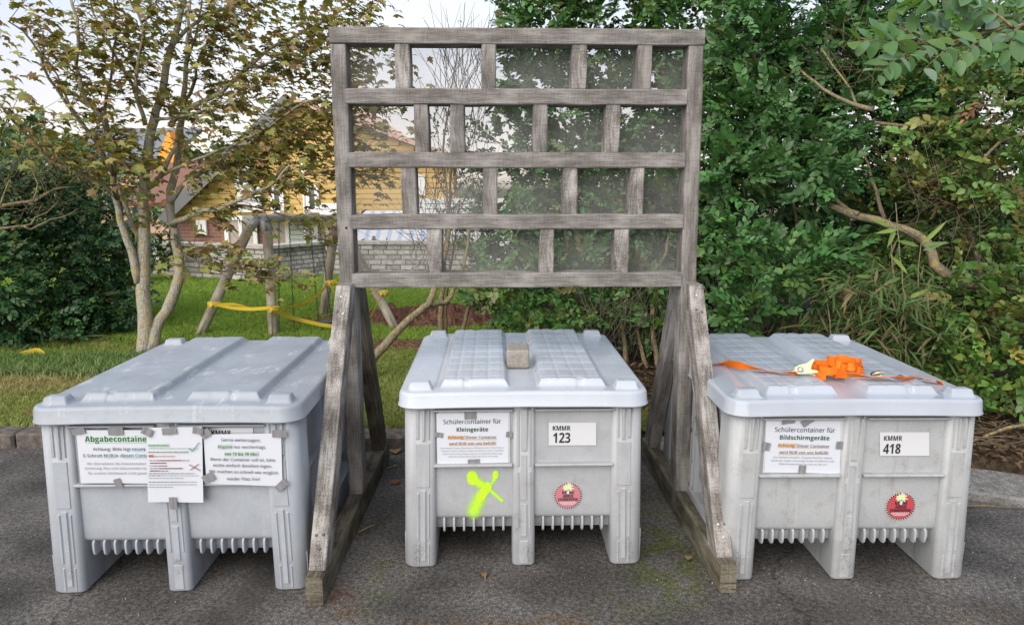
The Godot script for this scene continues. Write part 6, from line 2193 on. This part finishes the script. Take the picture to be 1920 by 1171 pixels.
	shrub(o, [lobe(1800, 345, 5.15, 0.22, 0.2, 0.2), lobe(1850, 200, 5.0, 0.16, 0.12, 0.15, 0.7), lobe(1760, 330, 5.3, 0.2, 0.12, 0.2, 0.6)], {"n": 7, "l": 0.16, "ll": 0.045, "lw": 0.02, "tone": Color(0.16, 0.125, 0.065), "vary": 0.35, "density": 420.0, "own": 0, "rise": -0.5, "mat": "leaf_dry"})
	o = thing("background_hedge", "hedge mass behind the right-hand shrubs, shade of its hollows put into the dark leaf tone", "hedge")
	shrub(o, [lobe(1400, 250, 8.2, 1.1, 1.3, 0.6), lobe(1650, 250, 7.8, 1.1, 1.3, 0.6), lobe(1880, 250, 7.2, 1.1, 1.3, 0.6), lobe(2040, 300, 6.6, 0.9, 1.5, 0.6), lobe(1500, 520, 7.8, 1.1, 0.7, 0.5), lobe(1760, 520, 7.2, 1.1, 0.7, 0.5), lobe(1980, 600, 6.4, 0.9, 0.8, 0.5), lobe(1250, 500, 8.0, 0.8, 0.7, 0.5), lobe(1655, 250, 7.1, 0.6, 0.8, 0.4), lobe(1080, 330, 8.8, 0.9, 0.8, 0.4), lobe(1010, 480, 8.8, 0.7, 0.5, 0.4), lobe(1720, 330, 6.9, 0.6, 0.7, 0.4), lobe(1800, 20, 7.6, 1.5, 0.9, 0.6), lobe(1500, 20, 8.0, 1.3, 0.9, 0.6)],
		{"n": 12, "l": 0.3, "ll": 0.075, "lw": 0.046, "tone": Color(0.042, 0.09, 0.032), "vary": 0.35, "density": 190.0, "own": 0, "yellow": 0.08})  # leaf tone lowered to paint in the shade of deep hollows
	o = thing("far_treeline", "distant line of dull green trees beyond the lawn at the far left", "trees")
	shrub(o, [[Vector3(-24, 2, -24), Vector3(4, 3, 2)], [Vector3(-31, 2, -20), Vector3(4, 3.5, 3)], [Vector3(-19, 1.5, -27), Vector3(3, 2.6, 2)], [Vector3(-37, 2.5, -12), Vector3(4, 4, 4)], [Vector3(-14, 1.2, -33), Vector3(4, 2.2, 2)]], {"n": 9, "l": 0.8, "ll": 0.32, "lw": 0.2, "tone": Color(0.055, 0.095, 0.035), "vary": 0.3, "density": 22.0, "own": 0})
	# ---- large-leaved branch hanging into the near corner
	o = thing("large_leaved_branch", "overhanging branch of large pale-backed oval leaves in the nearest corner", "branch")
	stems(o, [[[[1990, 30], [1900, 50], [1840, 62], [1790, 78], [1720, 82], [1660, 80], [1610, 70]], 3.0, 3.3, 0.010, 0.003, "bark_brown"], [[[1840, 62], [1800, 90], [1740, 110], [1680, 95]], 3.1, 3.3, 0.005, 0.002, "bark_brown"], [[[1900, 50], [1860, 20], [1800, 0], [1740, -10]], 3.0, 3.2, 0.006, 0.002, "bark_brown"], [[[1720, 82], [1690, 110], [1640, 130]], 3.2, 3.3, 0.004, 0.002, "bark_brown"]])
	var big := broad_leaf()
	var tones := leaf_tones([Color(0.052, 0.12, 0.042), Color(0.062, 0.135, 0.047), Color(0.08, 0.15, 0.065), Color(0.135, 0.20, 0.14), Color(0.09, 0.155, 0.045)], 0.3)
	var twl := begin(true)
	for q in [[1700, 84, 1640, 62], [1690, 84, 1600, 78], [1740, 84, 1660, 40], [1760, 80, 1690, 118], [1800, 74, 1740, 40], [1800, 78, 1735, 128], [1840, 62, 1790, 20], [1850, 66, 1800, 112], [1880, 54, 1830, 10], [1890, 56, 1870, 118], [1915, 48, 1890, 92], [1910, 48, 1905, 5], [1700, 100, 1650, 140], [1820, 10, 1740, -8], [1780, 0, 1690, 8], [1850, 20, 1800, -20]]:
		var a := at(q[0], q[1], 3.12 + rng.randfn() * 0.05)
		var e := at(q[2], q[3], 3.15 + rng.randfn() * 0.14)
		var tip := e - a
		tube(twl, [a, a + tip * 0.5 + Vector3(0, 0.012, 0), e], [0.0028, 0.0022, 0.0014], 5)
		for k in 8:
			var t := 0.15 + 0.85 * k / 7.0
			var p := a + tip * t + Vector3(0, 0.012 * sin(PI * t), 0)
			var sd := 1.0 if k % 2 == 0 else -1.0
			var d := (tip.normalized() * 0.55 + tip.normalized().cross(Vector3(0, 0.5, 1)).normalized() * sd * 0.75 + Vector3(rng.randfn(), rng.randfn(), rng.randfn()) * 0.22).normalized()
			var bb := basis_along(d, Vector3(rng.randfn() * 0.35, 0.9, 0.6 + rng.randfn() * 0.35))
			var l := rng.randf_range(0.065, 0.105) * (0.8 if k == 7 else 1.0)
			put("leaf", big, tones[[0, 0, 1, 1, 2, 2, 3, 4][rng.randi() % 8]], o, Transform3D(Basis(bb.x * l * 0.62, bb.y * l, bb.z * l * 0.5), p))
	put("twigs", done(twl), M.bark_brown, o).set_meta("kind", "stuff")
	# ---- bamboo
	o = thing("bamboo_clump", "clump of bamboo with thin canes and long dry-tipped leaves behind the strapped container", "bamboo")
	var canes := [[[1735, 690], [1728, 600], [1722, 520], [1728, 455]], [[1700, 690], [1695, 560], [1685, 440], [1680, 380]], [[1690, 680], [1680, 560], [1672, 470], [1668, 410]], [[1560, 680], [1555, 590], [1540, 520]], [[1630, 690], [1620, 600], [1590, 530]], [[1660, 690], [1650, 590], [1640, 520]], [[1600, 690], [1600, 600], [1615, 540]]]
	for c in canes: limb(o, "cane", px_path(c, 4.75, 4.85), 0.006, 0.003, M.bark_lichen, 0.1, 6)
	var lst := begin(true)
	var blade := begin(true)
	leaf_shape(blade, Vector3.ZERO, Vector3.UP, Vector3.BACK, 1.0, 1.0, Color.WHITE, 0.25)
	var bm := done(blade)
	var bx := []
	var bc := []
	lst = null
	for q in [[1620, 580, 0.34, 0.24, 560, 0.4], [1570, 620, 0.22, 0.16, 360, 0.5], [1690, 610, 0.26, 0.2, 420, 0.3], [1660, 530, 0.22, 0.16, 160, 0.2], [1590, 540, 0.2, 0.12, 160, 0.3]]:
		for k in q[4]:
			var p := at(q[0], q[1], 4.95) + Vector3(rng.randfn() * q[2] * 0.6, rng.randfn() * q[3] * 0.6, rng.randfn() * 0.2)
			if p.y < 0.2: continue
			var d := (Vector3(rng.randfn() * 0.9, -0.25 + rng.randfn() * 0.55, 0.35 + rng.randfn() * 0.5)).normalized()
			var l := rng.randf_range(0.09, 0.20)
			var bb := basis_along(d, Vector3(0, 1, 0.3))
			bx.append(Transform3D(Basis(bb.x * l * 0.11, bb.y * l, bb.z * l * 0.2), p))
			var g := rng.randf_range(0.7, 1.3)
			bc.append((Color(0.075, 0.135, 0.038) if rng.randf() > q[5] * 0.7 else Color(0.19, 0.15, 0.075)) * g)
	many("foliage", bm, M.leaf_dry, o, bx, bc)
	var bt := leaf_tones([Color(0.11, 0.19, 0.04), Color(0.16, 0.25, 0.05), Color(0.09, 0.15, 0.045)], 0.5)
	for q in [[1728, 458, 0.8, 1.0, 0.21], [1728, 460, 1.0, 0.15, 0.17], [1725, 462, -1.0, 0.25, 0.2], [1685, 430, -0.9, -0.1, 0.19], [1680, 425, -0.4, -0.8, 0.16], [1668, 425, -0.9, 0.35, 0.17], [1730, 470, 1.0, 0.5, 0.16], [1700, 560, 0.8, 0.5, 0.15], [1640, 520, -0.8, 0.1, 0.17], [1590, 530, -0.9, -0.3, 0.18], [1690, 520, -0.8, -0.2, 0.15], [1672, 480, 0.5, -0.6, 0.16]]:
		var bb := basis_along(Vector3(q[2], q[3], 0.3), Vector3(0, 0.5, 1))
		put("leaf", bm, bt[rng.randi() % 3], o, Transform3D(Basis(bb.x * 0.03, bb.y * q[4], bb.z * 0.03), at(q[0], q[1], 4.75)))
	# ---- low plants at the kerb on the right
	o = thing("kerb_weeds", "small bright leafy weeds sprouting along the pale kerb", "weeds")
	shrub(o, [lobe(1868, 868, 4.15, 0.07, 0.03, 0.06, 2.0), lobe(1900, 875, 4.12, 0.08, 0.03, 0.06, 2.0), lobe(1915, 968, 3.7, 0.04, 0.025, 0.05, 2.0), lobe(1850, 855, 4.3, 0.12, 0.03, 0.1, 1.0)], {"n": 8, "l": 0.07, "ll": 0.032, "lw": 0.024, "tone": Color(0.13, 0.24, 0.045), "vary": 0.2, "density": 2600.0, "own": 8, "inner": 0.0, "thin_back": 0.0})
	o = thing("flower_bush", "small round bush with dull red flowers on the far garden wall", "bush")
	shrub(o, [lobe(705, 468, 12.9, 0.32, 0.16, 0.2), lobe(725, 474, 12.9, 0.25, 0.1, 0.2)], {"n": 9, "l": 0.12, "ll": 0.05, "lw": 0.03, "tone": Color(0.07, 0.12, 0.04), "vary": 0.3, "density": 700.0, "own": 0})
	shrub(o, [lobe(712, 470, 12.75, 0.3, 0.12, 0.15)], {"n": 4, "l": 0.06, "ll": 0.04, "lw": 0.04, "tone": Color(0.30, 0.10, 0.10), "vary": 0.3, "density": 500.0, "own": 0})
	o = thing("wall_bush", "leafy green shrub between the maple stems in front of the pink house", "bush")
	shrub(o, [lobe(285, 440, 11.5, 0.35, 0.5, 0.3), lobe(300, 470, 11.6, 0.3, 0.3, 0.3), lobe(200, 440, 11.0, 0.8, 0.6, 0.4), lobe(120, 330, 13.0, 1.6, 0.8, 0.5)], {"n": 10, "l": 0.2, "ll": 0.07, "lw": 0.045, "tone": Color(0.06, 0.13, 0.035), "vary": 0.3, "density": 200.0, "own": 0})

func paving_stone(b: Node3D) -> void:
	var o := thing("paving_stone", "rough grey concrete paving block standing between the lid's two raised panels", "stone")
	var c := b.transform.affine_inverse() * on(972, 690, TOP + 0.076)
	o.transform = b.transform * Transform3D(Basis(Vector3.UP, -0.03), Vector3(c.x, TOP + 0.077, c.z - 0.062))
	var st := begin()
	box(st, Vector3(0, 0.043, 0), Vector3(0.104, 0.086, 0.165), 0.007)
	put("block", done(st), M.paver, o)

func litter() -> void:
	# twigs and dead leaves on the asphalt, one by one
	var dead := [maple_leaf(Color(0.22, 0.12, 0.055), Color(0.15, 0.07, 0.035), 0.7), maple_leaf(Color(0.27, 0.20, 0.10), Color(0.2, 0.12, 0.06), 0.9), unit_leaf(Color(0.25, 0.19, 0.09))]
	for q in [[905, 1071, 0.035, 1, "pale curled leaf lying before the container with the stone"], [122, 874, 0.03, 2, "small pale leaf on the asphalt beside the notice container"], [50, 771, 0.06, 0, "rust-brown maple leaf on the grass behind the kerb"], [745, 760, 0.05, 0, "brown leaf on the grass by the middle container's rear corner"], [738, 905, 0.05, 0, "dark brown leaf beneath the left side frame"], [742, 850, 0.06, 2, "withered leaf lying by the kerb between frame and container"], [1862, 805, 0.09, 1, "large pale dead leaf on the soil under the right shrub"], [1290, 1049, 0.03, 2, "tiny pale leaf on the asphalt by the mossy base beam"]]:
		var y := 0.012 if q[1] > 845 else 0.125
		var o := thing("fallen_leaf", q[4], "leaf", on(q[0], q[1], y))
		put("blade", dead[q[3]], M.leaf_dry, o, Transform3D(Basis(Vector3.UP, rng.randf() * TAU) * Basis(Vector3(1, 0, 0), -1.45) * Basis.from_scale(Vector3.ONE * q[2] * 1.3)))
	for q in [[[672, 998], [715, 980], "thin brown twig on the asphalt beside the left base beam"], [[725, 878], [752, 872], "short twig near the kerb by the left side frame"], [[1785, 948], [1915, 952], "long thin twig lying along the pale kerb's foot"]]:
		var a := on(q[0][0], q[0][1], 0.006)
		var e := on(q[1][0], q[1][1], 0.008)
		var o := thing("twig", q[2], "twig", a)
		var st := begin(true)
		tube(st, [Vector3.ZERO, (e - a) * 0.5 + Vector3(0, 0.012, 0.012), e - a], [0.006, 0.005, 0.003], 5)
		put("stick", done(st), M.bark_brown, o)
	var scrap := thing("tape_scrap", "torn yellow barrier tape scrap lying in the grass by the dark bush", "tape scrap", on(60, 664, 0.13))
	var rs := begin(true)
	ribbon(rs, curve([Vector3(-0.09, 0.0, 0.02), Vector3(-0.02, 0.02, 0.0), Vector3(0.06, 0.03, -0.01), Vector3(0.14, 0.0, 0.03)], 0.02), [Vector3(0, 0.7, 1), Vector3(0, 1, 0.5)], 0.06)
	put("tape_strip", done(rs), M.tape, scrap)
	# grit on the asphalt and litter under the hedge
	var stone := begin()
	box(stone, Vector3.ZERO, Vector3(1, 0.7, 0.8), 0.3)
	var sm := done(stone)
	var xf := []
	var cc := []
	for i in 2600:
		var z := rng.randf_range(-4.1, -1.9)
		var x := rng.randf_range(-2.6, 3.0)
		if z < kerb_z(x): continue
		var s := 0.0022 + 0.005 * pow(rng.randf(), 5)
		xf.append(Transform3D(Basis(Vector3(rng.randfn(), rng.randfn(), rng.randfn()).normalized(), rng.randf() * 3).scaled_local(Vector3.ONE * s), Vector3(x, s * 0.3, z)))
		var g := rng.randf_range(0.06, 0.4)
		cc.append(Color(g, g * 0.97, g * 0.92))
	many("grit", sm, M.grass, self, xf, cc)
	xf = []
	cc = []
	for i in 2600:
		var x := rng.randf_range(0.5, 4.6)
		var z := kerb_z(x) - 0.36 - pow(rng.randf(), 1.5) * 1.6
		if x < 1.0: z -= 0.1
		var s := rng.randf_range(0.03, 0.07)
		var bas := Basis(Vector3.UP, rng.randf() * TAU) * Basis(Vector3(1, 0, 0), -1.5 + rng.randfn() * 0.3)
		xf.append(Transform3D(bas * Basis.from_scale(Vector3(s * 0.5, s, s * 0.6)), Vector3(x, 0.13 + 0.08 * clampf((kerb_z(x) - 0.5 - z), 0, 1), z)))
		var g := rng.randf_range(0.4, 1.3)
		cc.append(Color(0.16 * g, 0.10 * g, 0.06 * g))
	many("leaf_litter", unit_leaf(), M.leaf_dry, self, xf, cc)
	var tw := begin(true)
	for i in 260:
		var x := rng.randf_range(1.6, 4.4)
		var z := kerb_z(x) - 0.4 - rng.randf() * 1.0
		var a := Vector3(x, 0.14 + 0.07 * rng.randf(), z)
		var d := Vector3(rng.randfn(), rng.randfn() * 0.15, rng.randfn() * 0.5).normalized() * rng.randf_range(0.1, 0.4)
		tube(tw, [a, a + d * 0.5 + Vector3(0, 0.02, 0), a + d], [0.003, 0.0028, 0.0015], 3)
	put("dead_twigs", done(tw), M.bark_brown, self).set_meta("kind", "stuff")
